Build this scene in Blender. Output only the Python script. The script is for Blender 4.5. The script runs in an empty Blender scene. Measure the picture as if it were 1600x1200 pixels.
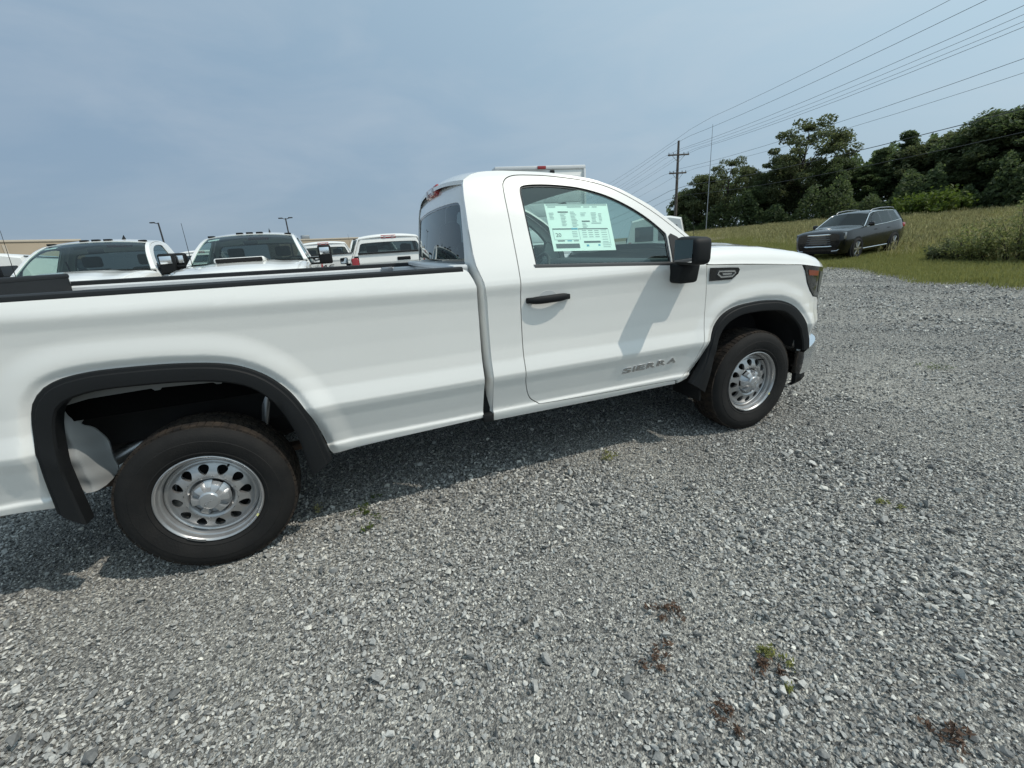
import bpy, bmesh, math, random
import numpy as np
from mathutils import Vector, Matrix
from mathutils.geometry import tessellate_polygon

random.seed(7)
RNG = np.random.default_rng(11)
SC = bpy.context.scene
COL = SC.collection

# ------------------------------------------------------------------ camera
FPX = 664.4                                   # focal length in pixels of a 1600 px wide frame
cam_data = bpy.data.cameras.new('camera')
cam = bpy.data.objects.new('camera', cam_data)
COL.objects.link(cam)
cam_data.sensor_fit = 'HORIZONTAL'
cam_data.sensor_width = 36.0
cam_data.lens = FPX / 1600 * 36
cam_data.clip_start = 0.02
cam_data.clip_end = 4000
CAM = Vector((0.813, -3.236, 1.448))
YAW, PITCH, ROLL = 0.34062, 0.30098, 0.07022
fw = Vector((math.sin(YAW) * math.cos(PITCH), math.cos(YAW) * math.cos(PITCH), -math.sin(PITCH)))
rt = Vector((math.cos(YAW), -math.sin(YAW), 0))
dn = fw.cross(rt)
r2 = math.cos(ROLL) * rt + math.sin(ROLL) * dn
d2 = -math.sin(ROLL) * rt + math.cos(ROLL) * dn
m3 = Matrix((r2, -d2, -fw)).transposed()
cam.matrix_world = Matrix.Translation(CAM) @ m3.to_4x4()
SC.camera = cam

# ------------------------------------------------------------------ sky and sun
SUN = Vector((0.55, -0.42, 1.0)).normalized()
SUN_EL = math.asin(SUN.z)
SUN_AZ = math.atan2(SUN.x, SUN.y)             # clockwise from +Y
world = bpy.data.worlds.new('World')
SC.world = world
world.use_nodes = True
wn, wl = world.node_tree.nodes, world.node_tree.links
wn.clear()
sky = wn.new('ShaderNodeTexSky')
sky.sky_type = 'NISHITA'
sky.sun_disc = False
sky.sun_elevation = SUN_EL
sky.sun_rotation = SUN_AZ
sky.air_density = 1.0
sky.dust_density = 3.2
sky.ozone_density = 1.6
# thin high cloud veil: broad soft noise stretched along the horizon
tc = wn.new('ShaderNodeTexCoord')
mp = wn.new('ShaderNodeMapping')
mp.inputs['Scale'].default_value = (1.6, 1.6, 5.0)
mp.inputs['Rotation'].default_value = (0.15, 0.1, 0.6)
nz = wn.new('ShaderNodeTexNoise')
nz.inputs['Scale'].default_value = 1.7
nz.inputs['Detail'].default_value = 6
nz.inputs['Roughness'].default_value = 0.55
nz.inputs['Distortion'].default_value = 0.4
rp = wn.new('ShaderNodeValToRGB')
rp.color_ramp.elements[0].position = 0.42
rp.color_ramp.elements[0].color = (0, 0, 0, 1)
rp.color_ramp.elements[1].position = 0.80
rp.color_ramp.elements[1].color = (0.28, 0.28, 0.28, 1)
mixc = wn.new('ShaderNodeMixRGB')
mixc.inputs['Color2'].default_value = (6.9, 7.4, 7.9, 1)
haze = wn.new('ShaderNodeMixRGB')             # humid summer haze: pale, brightening broadly towards the sun
haze.inputs['Fac'].default_value = 0.86
dot = wn.new('ShaderNodeVectorMath'); dot.operation = 'DOT_PRODUCT'
dot.inputs[1].default_value = tuple(SUN)
half = wn.new('ShaderNodeMath'); half.operation = 'MULTIPLY_ADD'
half.inputs[1].default_value = 0.5; half.inputs[2].default_value = 0.5
sq = wn.new('ShaderNodeMath'); sq.operation = 'POWER'; sq.inputs[1].default_value = 2.0
hcol = wn.new('ShaderNodeMixRGB')
hcol.inputs['Color1'].default_value = (2.05, 3.20, 4.75, 1)
hcol.inputs['Color2'].default_value = (8.5, 11.1, 12.2, 1)
wl.new(tc.outputs['Generated'], dot.inputs[0])
wl.new(dot.outputs['Value'], half.inputs[0])
wl.new(half.outputs[0], sq.inputs[0])
wl.new(sq.outputs[0], hcol.inputs['Fac'])
# paler air along the horizon, all the way round
sepz = wn.new('ShaderNodeSeparateXYZ')
inv = wn.new('ShaderNodeMath'); inv.operation = 'SUBTRACT'; inv.inputs[0].default_value = 1.0; inv.use_clamp = True
hp = wn.new('ShaderNodeMath'); hp.operation = 'POWER'; hp.inputs[1].default_value = 7.0
hm = wn.new('ShaderNodeMath'); hm.operation = 'MULTIPLY'; hm.inputs[1].default_value = 0.55
hz = wn.new('ShaderNodeMixRGB')
hz.inputs['Color2'].default_value = (4.7, 5.6, 6.2, 1)
wl.new(tc.outputs['Generated'], sepz.inputs[0])
wl.new(sepz.outputs['Z'], inv.inputs[1])
wl.new(inv.outputs[0], hp.inputs[0])
wl.new(hp.outputs[0], hm.inputs[0])
wl.new(hm.outputs[0], hz.inputs['Fac'])
wl.new(hcol.outputs['Color'], hz.inputs['Color1'])
wl.new(hz.outputs['Color'], haze.inputs['Color2'])
bg = wn.new('ShaderNodeBackground')
bg.inputs['Strength'].default_value = 0.092
out = wn.new('ShaderNodeOutputWorld')
wl.new(tc.outputs['Generated'], mp.inputs['Vector'])
wl.new(mp.outputs['Vector'], nz.inputs['Vector'])
wl.new(nz.outputs['Fac'], rp.inputs['Fac'])
wl.new(sky.outputs['Color'], haze.inputs['Color1'])
wl.new(haze.outputs['Color'], mixc.inputs['Color1'])
wl.new(rp.outputs['Color'], mixc.inputs['Fac'])
wl.new(mixc.outputs['Color'], bg.inputs['Color'])
wl.new(bg.outputs['Background'], out.inputs['Surface'])

sun_data = bpy.data.lights.new('sun', 'SUN')
sun_data.energy = 2.6
sun_data.angle = math.radians(0.55)
sun_data.color = (1.0, 0.935, 0.83)
sun = bpy.data.objects.new('sun', sun_data)
COL.objects.link(sun)
sun.rotation_euler = (-SUN).to_track_quat('-Z', 'Y').to_euler()

SC.view_settings.view_transform = 'Standard'
SC.view_settings.look = 'None'
SC.view_settings.exposure = 0.0
SC.view_settings.gamma = 1.0
SC.view_settings.use_curve_mapping = False
SC.render.engine = 'CYCLES'
SC.cycles.max_bounces = 8
SC.cycles.transparent_max_bounces = 24
SC.cycles.use_denoising = True

# ------------------------------------------------------------------ materials
def new_mat(name):
    m = bpy.data.materials.new(name)
    m.use_nodes = True
    nt = m.node_tree
    b = nt.nodes['Principled BSDF']
    return m, nt, b

def mat(name, col, rough=0.5, metal=0.0, coat=0.0, var=0.0, vscale=6.0, bump=0.0, bscale=60.0, spec=0.5, col2=None):
    m, nt, b = new_mat(name)
    b.inputs['Roughness'].default_value = rough
    b.inputs['Metallic'].default_value = metal
    b.inputs['Coat Weight'].default_value = coat
    b.inputs['Coat Roughness'].default_value = 0.04
    b.inputs['Specular IOR Level'].default_value = spec
    b.inputs['Base Color'].default_value = (*col, 1)
    tcn = nt.nodes.new('ShaderNodeTexCoord')
    if var or col2:
        n = nt.nodes.new('ShaderNodeTexNoise')
        n.inputs['Scale'].default_value = vscale
        n.inputs['Detail'].default_value = 5
        r = nt.nodes.new('ShaderNodeValToRGB')
        r.color_ramp.elements[0].position = 0.35
        r.color_ramp.elements[1].position = 0.68
        c2 = col2 or [c * (1 - var) for c in col]
        r.color_ramp.elements[0].color = (*c2, 1)
        r.color_ramp.elements[1].color = (*col, 1)
        nt.links.new(tcn.outputs['Object'], n.inputs['Vector'])
        nt.links.new(n.outputs['Fac'], r.inputs['Fac'])
        nt.links.new(r.outputs['Color'], b.inputs['Base Color'])
    if bump:
        n2 = nt.nodes.new('ShaderNodeTexNoise')
        n2.inputs['Scale'].default_value = bscale
        n2.inputs['Detail'].default_value = 4
        bp = nt.nodes.new('ShaderNodeBump')
        bp.inputs['Strength'].default_value = bump
        bp.inputs['Distance'].default_value = 0.01
        nt.links.new(tcn.outputs['Object'], n2.inputs['Vector'])
        nt.links.new(n2.outputs['Fac'], bp.inputs['Height'])
        nt.links.new(bp.outputs['Normal'], b.inputs['Normal'])
    return m

def glass_mat(name, tint, refl=1.0, ior=1.5, blue=(0.95, 1, 1)):
    m, nt, b = new_mat(name)
    nt.nodes.remove(b)
    o = nt.nodes['Material Output']
    tr = nt.nodes.new('ShaderNodeBsdfTransparent')
    tr.inputs['Color'].default_value = (*tint, 1)
    gl = nt.nodes.new('ShaderNodeBsdfGlossy')
    gl.inputs['Roughness'].default_value = 0.01
    gl.inputs['Color'].default_value = (blue[0] * refl, blue[1] * refl, blue[2] * refl, 1)
    # Schlick reflectance, the same from both sides of the thin pane
    lw = nt.nodes.new('ShaderNodeLayerWeight'); lw.inputs['Blend'].default_value = 0.5
    pw = nt.nodes.new('ShaderNodeMath'); pw.operation = 'POWER'; pw.inputs[1].default_value = 5.0
    f0 = ((ior - 1) / (ior + 1)) ** 2
    fr = nt.nodes.new('ShaderNodeMath'); fr.operation = 'MULTIPLY_ADD'
    fr.inputs[1].default_value = 1 - f0; fr.inputs[2].default_value = f0
    nt.links.new(lw.outputs['Facing'], pw.inputs[0]); nt.links.new(pw.outputs[0], fr.inputs[0])
    mx = nt.nodes.new('ShaderNodeMixShader')
    nt.links.new(fr.outputs[0], mx.inputs['Fac'])
    nt.links.new(tr.outputs['BSDF'], mx.inputs[1])
    nt.links.new(gl.outputs['BSDF'], mx.inputs[2])
    nt.links.new(mx.outputs['Shader'], o.inputs['Surface'])
    return m

M = {}
M['white'] = mat('white_paint', (0.81, 0.805, 0.77), 0.32, 0, 1.0, var=0.02, vscale=1.4)
M['white_inner'] = mat('grey_primer', (0.17, 0.175, 0.17), 0.65, var=0.25, vscale=5)
M['brace'] = mat('brace_primer', (0.33, 0.34, 0.34), 0.5, col2=(0.27, 0.28, 0.28), vscale=5)
M['nameplate'] = mat('nameplate_metal', (0.62, 0.63, 0.64), 0.25, 0.95)
M['cup'] = mat('handle_cup_shade_grey', (0.62, 0.63, 0.62), 0.5)  # shade of the grip recess put into the grey of a flat oval
M['bed_inner'] = mat('bed_paint', (0.66, 0.68, 0.69), 0.45, 0, 0.3, var=0.08, vscale=4)
M['plastic'] = mat('black_plastic', (0.010, 0.011, 0.012), 0.6, bump=0.15, bscale=350, spec=0.25)
M['plastic_dk'] = mat('charcoal_plastic', (0.018, 0.020, 0.022), 0.62, bump=0.2, bscale=300, spec=0.3)
M['gloss'] = mat('gloss_black', (0.010, 0.011, 0.012), 0.12, 0, 0.5)
M['rubber'] = mat('tyre_rubber', (0.010, 0.0100, 0.0102), 0.80, col2=(0.016, 0.0152, 0.0145), vscale=9, bump=0.2, bscale=120, spec=0.3)
M['tread'] = mat('dusty_tread', (0.046, 0.036, 0.028), 0.92, col2=(0.018, 0.016, 0.015), vscale=22, spec=0.2)
M['steel'] = mat('silver_wheel_paint', (0.46, 0.46, 0.46), 0.34, 0.75, 0.2, var=0.15, vscale=14)
M['cap'] = mat('hub_cap_plastic', (0.50, 0.51, 0.52), 0.28, 0.7, 0.3)
M['chrome'] = mat('chrome', (0.86, 0.87, 0.88), 0.16, 1.0)
M['satin'] = mat('satin_metal', (0.34, 0.35, 0.36), 0.35, 0.9)
M['belt'] = mat('beltline_trim', (0.10, 0.10, 0.10), 0.42, 0.2)
M['under'] = mat('underbody', (0.012, 0.012, 0.013), 0.9, var=0.4, vscale=5)
M['void'] = mat('wheelhouse_shade_black', (0.003, 0.003, 0.003), 1.0, spec=0.05)  # near-black that puts the wheel house shade into the colour
M['frame'] = mat('chassis_black', (0.020, 0.020, 0.021), 0.6, var=0.5, vscale=8)
M['rust'] = mat('surface_rust', (0.10, 0.055, 0.03), 0.9, col2=(0.04, 0.03, 0.025), vscale=16)
M['trim_in'] = mat('interior_trim', (0.050, 0.052, 0.055), 0.7, bump=0.1, bscale=200)
M['trim_lt'] = mat('headliner', (0.33, 0.33, 0.32), 0.9)
M['cloth'] = mat('seat_cloth', (0.035, 0.036, 0.038), 0.9, bump=0.3, bscale=260)
M['red'] = mat('red_lens', (0.30, 0.012, 0.015), 0.15, 0, 0.6)
M['clear'] = mat('clear_lens', (0.45, 0.40, 0.41), 0.15, 0, 0.6)
M['amber'] = mat('amber_lens', (0.26, 0.065, 0.035), 0.2, 0, 0.5)
M['lamp_dk'] = mat('smoked_lens', (0.022, 0.022, 0.020), 0.08, 0, 1.0)
M['g_side'] = glass_mat('side_glass', (0.86, 1.0, 0.95), 1.0, 1.85, (0.82, 0.98, 1.0))
M['g_wind'] = glass_mat('windshield_glass', (0.60, 0.72, 0.68), 1.0, 1.5)
M['g_priv'] = glass_mat('tinted_glass', (0.16, 0.18, 0.19), 1.0, 1.60)
M['mirror'] = mat('mirror_glass', (0.75, 0.77, 0.78), 0.02, 1.0)
M['paper'] = mat('sticker_paper', (0.84, 0.90, 0.85), 0.8)
M['ink'] = mat('sticker_ink', (0.10, 0.11, 0.12), 0.8)
M['ink_lt'] = mat('sticker_pale_ink', (0.42, 0.46, 0.46), 0.8)
M['ink_bl'] = mat('sticker_blue_ink', (0.10, 0.34, 0.48), 0.8)
M['ylw'] = mat('yellow_tag', (0.72, 0.70, 0.30), 0.7)
M['seam'] = mat('panel_seam', (0.06, 0.06, 0.06), 0.8)

# ------------------------------------------------------------------ mesh helpers
def link(o, parent=None):
    COL.objects.link(o)
    if parent is not None:
        o.parent = parent
    return o

def mesh_obj(name, verts, faces, material, parent=None, smooth=True, sharp=35, mats=None, midx=None):
    me = bpy.data.meshes.new(name)
    me.from_pydata([tuple(v) for v in verts], [], [tuple(f) for f in faces])
    me.materials.append(material)
    for mm in (mats or []):
        me.materials.append(mm)
    if midx is not None:
        me.polygons.foreach_set('material_index', midx)
    me.update()
    if smooth:
        me.polygons.foreach_set('use_smooth', [True] * len(me.polygons))
        me.set_sharp_from_angle(angle=math.radians(sharp))
    return link(bpy.data.objects.new(name, me), parent)

def bm_obj(name, bm, material, parent=None, smooth=True, sharp=35, mats=None):
    me = bpy.data.meshes.new(name)
    bm.normal_update()
    bm.to_mesh(me)
    bm.free()
    me.materials.append(material)
    for mm in (mats or []):
        me.materials.append(mm)
    if smooth:
        me.polygons.foreach_set('use_smooth', [True] * len(me.polygons))
        me.set_sharp_from_angle(angle=math.radians(sharp))
    return link(bpy.data.objects.new(name, me), parent)

def empty(name, loc=(0, 0, 0), rz=0.0, label=None, cat=None, group=None):
    o = bpy.data.objects.new(name, None)
    o.location = loc
    o.rotation_euler = (0, 0, rz)
    link(o)
    tag(o, label, cat, group)
    return o

def tag(o, label=None, cat=None, group=None, kind=None):
    if label: o['label'] = label
    if cat: o['category'] = cat
    if group: o['group'] = group
    if kind: o['kind'] = kind
    return o

def copy_tree(o, parent=None, skip=()):
    c = o.copy()
    COL.objects.link(c)
    c.parent = parent
    for ch in list(o.children):
        if ch.name.split('.')[0] not in skip:
            copy_tree(ch, c, skip)
    return c

def add_box(bm, lo, hi, bev=0.0, seg=2, mi=0, rot=None, taper=None):
    lo, hi = Vector(lo), Vector(hi)
    g = bmesh.ops.create_cube(bm, size=1.0)
    vs = g['verts']
    c, s = (lo + hi) / 2, hi - lo
    for v in vs:
        v.co = Vector((v.co.x * s.x, v.co.y * s.y, v.co.z * s.z))
        if taper and v.co.z > 0:
            v.co.x *= taper[0]; v.co.y *= taper[1]
    fs = list({f for v in vs for f in v.link_faces})
    if bev > 0:
        es = list({e for v in vs for e in v.link_edges})
        r = bmesh.ops.bevel(bm, geom=es, offset=bev, segments=seg, affect='EDGES', profile=0.5)
        vs = list({v for f in r['faces'] for v in f.verts} | {v for v in vs if v.is_valid})
        fs = list({f for v in vs for f in v.link_faces})
    if rot is not None:
        for v in vs: v.co = rot @ v.co
    for v in vs: v.co += c
    for f in fs: f.material_index = mi

def box(name, lo, hi, material, parent=None, bev=0.0, seg=2, rot=None, taper=None):
    bm = bmesh.new()
    add_box(bm, lo, hi, bev, seg, 0, rot, taper)
    return bm_obj(name, bm, material, parent)

def tube_data(path, radii, n=8, closed=False):
    P = [Vector(p) for p in path]
    if not hasattr(radii, '__len__'): radii = [radii] * len(P)
    V, F = [], []
    up = None
    for i, p in enumerate(P):
        a = P[i - 1] if i > 0 else (P[-1] if closed else P[0])
        b = P[(i + 1) % len(P)] if (i < len(P) - 1 or closed) else P[-1]
        t = (b - a).normalized()
        if up is None:
            up = Vector((0, 0, 1)) if abs(t.z) < 0.9 else Vector((1, 0, 0))
        s = t.cross(up).normalized()
        up = s.cross(t).normalized()
        for k in range(n):
            an = 2 * math.pi * k / n
            V.append(p + radii[i] * (math.cos(an) * s + math.sin(an) * up))
    m = len(P)
    for i in range(m if closed else m - 1):
        j = (i + 1) % m
        for k in range(n):
            k2 = (k + 1) % n
            F.append((i * n + k, i * n + k2, j * n + k2, j * n + k))
    if not closed:
        F.append(tuple(range(n))[::-1])
        F.append(tuple((m - 1) * n + k for k in range(n)))
    return V, F

def tube(name, path, radii, material, parent=None, n=8, closed=False):
    V, F = tube_data(path, radii, n, closed)
    return mesh_obj(name, V, F, material, parent, sharp=50)

def lathe(name, prof, material, parent=None, n=64, sharp=30, mats=None, mi=None, closed=False):
    """profile of (r, y) revolved round the Y axis"""
    V, F, I = [], [], []
    m = len(prof)
    for k in range(n):
        a = 2 * math.pi * k / n
        for r, y in prof:
            V.append((r * math.cos(a), y, r * math.sin(a)))
    for k in range(n):
        k2 = (k + 1) % n
        for i in range(m if closed else m - 1):
            j = (i + 1) % m
            F.append((k * m + i, k * m + j, k2 * m + j, k2 * m + i))
            I.append(mi[i] if mi else 0)
    return mesh_obj(name, V, F, material, parent, sharp=sharp, mats=mats, midx=I)

def crom(pts, n=6, closed=False):
    P = [np.array(p, float) for p in pts]
    outp = []
    N = len(P)
    rng = range(N) if closed else range(N - 1)
    for i in rng:
        p0 = P[i - 1] if (i > 0 or closed) else 2 * P[0] - P[1]
        p1, p2 = P[i], P[(i + 1) % N]
        p3 = P[(i + 2) % N] if (i + 2 < N or closed) else 2 * P[-1] - P[-2]
        for k in range(n):
            t = k / n
            outp.append(0.5 * ((2 * p1) + (-p0 + p2) * t + (2 * p0 - 5 * p1 + 4 * p2 - p3) * t * t + (-p0 + 3 * p1 - 3 * p2 + p3) * t ** 3))
    if not closed: outp.append(P[-1])
    return [tuple(q) for q in outp]

def _clip(poly, ax, c, keep_low):
    res = []
    n = len(poly)
    for i in range(n):
        p, q = poly[i], poly[(i + 1) % n]
        dp, dq = p[ax] - c, q[ax] - c
        ip = dp <= 1e-9 if keep_low else dp >= -1e-9
        iq = dq <= 1e-9 if keep_low else dq >= -1e-9
        if ip: res.append(p)
        if ip != iq and abs(dp) > 1e-9 and abs(dq) > 1e-9:
            t = dp / (dp - dq)
            r = [p[0] + (q[0] - p[0]) * t, p[1] + (q[1] - p[1]) * t]
            r[ax] = c
            res.append(tuple(r))
    return res

def _slice(polys, ax, cuts):
    cuts = sorted(cuts)
    res = []
    for poly in polys:
        lo = min(p[ax] for p in poly); hi = max(p[ax] for p in poly)
        cs = [c for c in cuts if lo + 1e-7 < c < hi - 1e-7]
        rest = poly
        for c in cs:
            a = _clip(rest, ax, c, True)
            if len(a) > 2: res.append(a)
            rest = _clip(rest, ax, c, False)
            if len(rest) < 3: break
        if len(rest) > 2: res.append(rest)
    return res

def panel(name, outline, holes, fmap, acuts, bcuts, material, parent=None, depth=0.02, proud=0.0, flip=False, back=False):
    """Sheet-metal panel: a 2-D outline (with holes) diced on a grid, laid on the surface fmap(a, b, off), with returned edges."""
    loops = [list(outline)] + [list(h) for h in holes]
    flat = [p for l in loops for p in l]
    tris = tessellate_polygon([[Vector((p[0], p[1], 0)) for p in l] for l in loops])
    polys = [[(float(flat[i][0]), float(flat[i][1])) for i in t] for t in tris]
    polys = _slice(polys, 0, acuts)
    polys = _slice(polys, 1, bcuts)
    ids, pts, faces = {}, [], []
    for poly in polys:
        f = []
        for p in poly:
            k = (round(p[0] * 2e5), round(p[1] * 2e5))
            if k not in ids:
                ids[k] = len(pts); pts.append(p)
            if not f or (f[-1] != ids[k]): f.append(ids[k])
        if len(f) > 1 and f[0] == f[-1]: f.pop()
        if len(f) > 2 and len(set(f)) == len(f):
            ar = sum(pts[f[i]][0] * pts[f[(i + 1) % len(f)]][1] - pts[f[(i + 1) % len(f)]][0] * pts[f[i]][1] for i in range(len(f)))
            if abs(ar) > 1e-9:
                faces.append(f if ar > 0 else f[::-1])
    A = np.array([p[0] for p in pts]); B = np.array([p[1] for p in pts])
    e = 2e-4
    X = fmap(A, B, -proud)
    N = np.cross(fmap(A + e, B, 0) - fmap(A - e, B, 0), fmap(A, B + e, 0) - fmap(A, B - e, 0))
    N /= np.maximum(np.linalg.norm(N, axis=1, keepdims=True), 1e-12)
    if flip:
        N = -N; faces = [f[::-1] for f in faces]
    ec = {}
    for f in faces:
        for i in range(len(f)):
            a, b = f[i], f[(i + 1) % len(f)]
            ec[(a, b)] = ec.get((a, b), 0) + 1
    bnd = [(a, b) for (a, b) in ec if (b, a) not in ec]
    V = [tuple(v) for v in X]
    LN = [tuple(N[i]) for f in faces for i in f]
    if depth > 0 and bnd:
        Xi = fmap(A, B, depth)
        for a, b in bnd:
            n0 = len(V)
            V += [tuple(X[b]), tuple(X[a]), tuple(Xi[a]), tuple(Xi[b])]
            faces.append([n0, n0 + 1, n0 + 2, n0 + 3])
            fn = np.cross(X[a] - X[b], Xi[a] - X[b])
            fn = fn / max(np.linalg.norm(fn), 1e-12)
            LN += [tuple(fn)] * 4
    if back:                                     # closed back sheet
        n0 = len(V)
        V += [tuple(v) for v in fmap(A, B, depth)]
        for f in faces[:len(faces) - len(bnd)]:
            faces.append([n0 + i for i in f[::-1]])
            LN += [tuple(-N[i]) for i in f[::-1]]
    me = bpy.data.meshes.new(name)
    me.from_pydata(V, [], faces)
    me.materials.append(material)
    me.polygons.foreach_set('use_smooth', [True] * len(me.polygons))
    me.normals_split_custom_set(LN)
    me.update()
    return link(bpy.data.objects.new(name, me), parent)

def frange(a, b, s):
    n = max(1, int(math.ceil((b - a) / s)))
    return [a + (b - a) * i / n for i in range(n + 1)]

def ss(a, b, x):
    t = np.clip((x - a) / (b - a), 0, 1)
    return t * t * (3 - 2 * t)

def text_mesh(body, size, extrude=0.0, bevel=0.0, offset=0.0):
    cu = bpy.data.curves.new('letter', 'FONT')
    cu.body = body
    cu.size = size
    cu.extrude = extrude
    cu.bevel_depth = bevel
    cu.offset = offset
    cu.resolution_u = 3
    o = bpy.data.objects.new('letter', cu)
    COL.objects.link(o)
    dg = bpy.context.evaluated_depsgraph_get()
    me = bpy.data.meshes.new_from_object(o.evaluated_get(dg))
    bpy.data.objects.remove(o)
    return me

# ================================================================== the pickup truck
# local axes: +X front, rear axle at x = 0, centre line y = 0, ground z = 0
WB = 3.546
REAR_OUT = crom([(-.548, .492), (-.536, .72), (-.502, .93), (-.455, 1.02), (-.38, 1.068), (-.26, 1.087), (-.10, 1.085), (.05, 1.075), (.20, 1.052), (.30, 1.015), (.39, .95), (.475, .84), (.535, .69), (.578, .476)], 8)
REAR_IN = crom([(-.462, .41), (-.464, .66), (-.450, .81), (-.42, .92), (-.375, .975), (-.27, 1.003), (-.13, 1.003), (.06, .990), (.20, .964), (.31, .912), (.395, .80), (.447, .64), (.472, .41)], 8)
FRONT_OUT = crom([(2.935, .485), (3.03, .65), (3.085, .825), (3.16, .925), (3.28, .98), (3.46, .998), (3.60, .995), (3.74, .976), (3.88, .915), (3.99, .807), (4.055, .675), (4.075, .585)], 8)
FRONT_IN = crom([(3.055, .40), (3.10, .594), (3.146, .772), (3.209, .865), (3.33, .916), (3.46, .925), (3.60, .92), (3.754, .893), (3.895, .79), (3.970, .661), (3.992, .575)], 8)

_tz = np.array([.30, .46, .50, .533, .548, .60, .70, .745, .772, .80, .86, .93, 1.05, 1.16, 1.22, 1.262, 1.278, 1.30, 1.35, 1.40, 1.46, 1.55, 1.65, 1.75, 1.82, 1.86, 1.89, 1.95])
_tw = np.array([.86, .910, .929, .937, .927, .940, .972, .991, .998, .992, .977, .970, .970, .974, .980, .989, .990, .985, .966, .944, .917, .876, .832, .785, .750, .722, .690, .60])
_dz = np.linspace(.25, 2.0, 1751)
_dw = np.interp(_dz, _tz, _tw)
_k = np.exp(-0.5 * (np.arange(-24, 25) / 4.5) ** 2); _k /= _k.sum()
_dw = np.convolve(np.pad(_dw, 24, 'edge'), _k, 'valid')
_NX = [0, 3.95, 4.03, 4.1, 4.2, 4.27, 4.33, 4.38, 4.42]
_NW = [0, 0, .006, .020, .060, .110, .175, .26, .38]

def _dist(A, B, poly):
    P = np.array(poly)
    d = np.full(A.shape, 9.0)
    for (x0, z0), (x1, z1) in zip(P[:-1], P[1:]):
        dx, dz = x1 - x0, z1 - z0
        t = np.clip(((A - x0) * dx + (B - z0) * dz) / (dx * dx + dz * dz), 0, 1)
        d = np.minimum(d, np.hypot(A - x0 - t * dx, B - z0 - t * dz))
    return d

def Wd(x, z):
    """half width of the body at (x, z)"""
    x = np.asarray(x, float); z = np.asarray(z, float)
    zs = z - .028 * np.clip(1.44 - x, 0, 2.6) * ss(1.0, 1.2, z)
    w = np.interp(zs, _dz, _dw)
    for arc in (REAR_OUT, FRONT_OUT):
        d = _dist(x, z, arc)
        up = ss(.42, .55, z)
        w = w + up * (.013 * (1 - ss(.042, .15, d)) - .015 * (1 - ss(.0, .042, d)))
    w = w - np.interp(x, _NX, _NW)
    return w

def side(sg):
    def f(A, B, off):
        A = np.asarray(A, float); B = np.asarray(B, float)
        return np.stack([A, sg * (Wd(A, B) - off), B], 1)
    return f

# upper edge of the cab side, where roof and windscreen pillars meet it
_EX = np.array([1.487, 1.53, 1.60, 1.72, 1.90, 2.05, 2.29, 2.47, 2.667, 2.80, 2.95, 3.05])
_EZ = np.array([1.835, 1.868, 1.884, 1.889, 1.882, 1.872, 1.834, 1.772, 1.664, 1.556, 1.425, 1.335])
_ex = np.linspace(1.487, 3.05, 400)
_ez = np.interp(_ex, _EX, _EZ)
_k2 = np.exp(-0.5 * (np.arange(-20, 21) / 7.0) ** 2); _k2 /= _k2.sum()
_pz = np.concatenate([2 * _ez[0] - _ez[20:0:-1], _ez, 2 * _ez[-1] - _ez[-2:-22:-1]])
_ez = np.convolve(_pz, _k2, 'valid')

def top_map(A, T, off):
    """roof and windscreen: A = x of the side edge, T = -1..1 across"""
    A = np.asarray(A, float); T = np.asarray(T, float)
    ze = np.interp(A, _ex, _ez)
    we = Wd(A, ze)
    bow = np.interp(A, [1.487, 1.8, 2.3, 2.95], [-.045, 0.0, .085, .17])
    rise = np.interp(A, [1.487, 1.6, 2.2, 2.6, 2.95], [.040, .050, .050, .035, .022])
    c = 1 - np.abs(T) ** 2.3
    return np.stack([A + bow * c, T * (we - .5 * off * np.abs(T)), ze + rise * c - off], 1)

_bz = [.45, 1.30, 1.42, 1.76, 1.84, 1.90]
_bx = [1.47, 1.452, 1.446, 1.492, 1.512, 1.55]
def back_map(A, B, off):
    """cab rear wall: A = y, B = z"""
    A = np.asarray(A, float); B = np.asarray(B, float)
    x = np.interp(B, _bz, _bx)
    wr = np.abs(A) / .9
    x = x - .045 * (1 - np.clip(wr, 0, 1) ** 2) + .05 * np.clip((np.abs(A) - (Wd(1.5, B) - .075)) / .075, 0, 1.2) ** 2
    return np.stack([x + off, A, B], 1)

_hs = np.array([0, .20, .42, .56, .66, .80, .89, .945, .975, .990, 1.0])
_ho = np.array([.040, .038, .030, .008, .002, 0, -.016, -.25, -.50, -.74, -1.0])
def hood_map(A, T, off):
    A = np.asarray(A, float); T = np.asarray(T, float)
    zt = np.interp(A, [2.95, 3.3, 3.6, 3.85, 4.0, 4.12, 4.22, 4.30], [1.392, 1.386, 1.364, 1.328, 1.296, 1.264, 1.222, 1.165])
    ze = np.interp(A, [2.95, 3.02, 3.27, 3.56, 3.876, 4.30], [1.296, 1.284, 1.27, 1.249, 1.222, 1.160])
    we = Wd(A, ze)
    s = np.abs(T)
    o = np.interp(s, _hs, _ho)
    z = zt + np.where(o > -.1, o, 0) + np.where(o <= -.1, o * (zt - ze), 0)
    bow = np.interp(A, [2.95, 3.4, 4.3], [.17, .12, .17])
    return np.stack([A + bow * (1 - s ** 2), T * (we - off * (s > .93)), z - off * (s <= .93)], 1)

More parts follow.
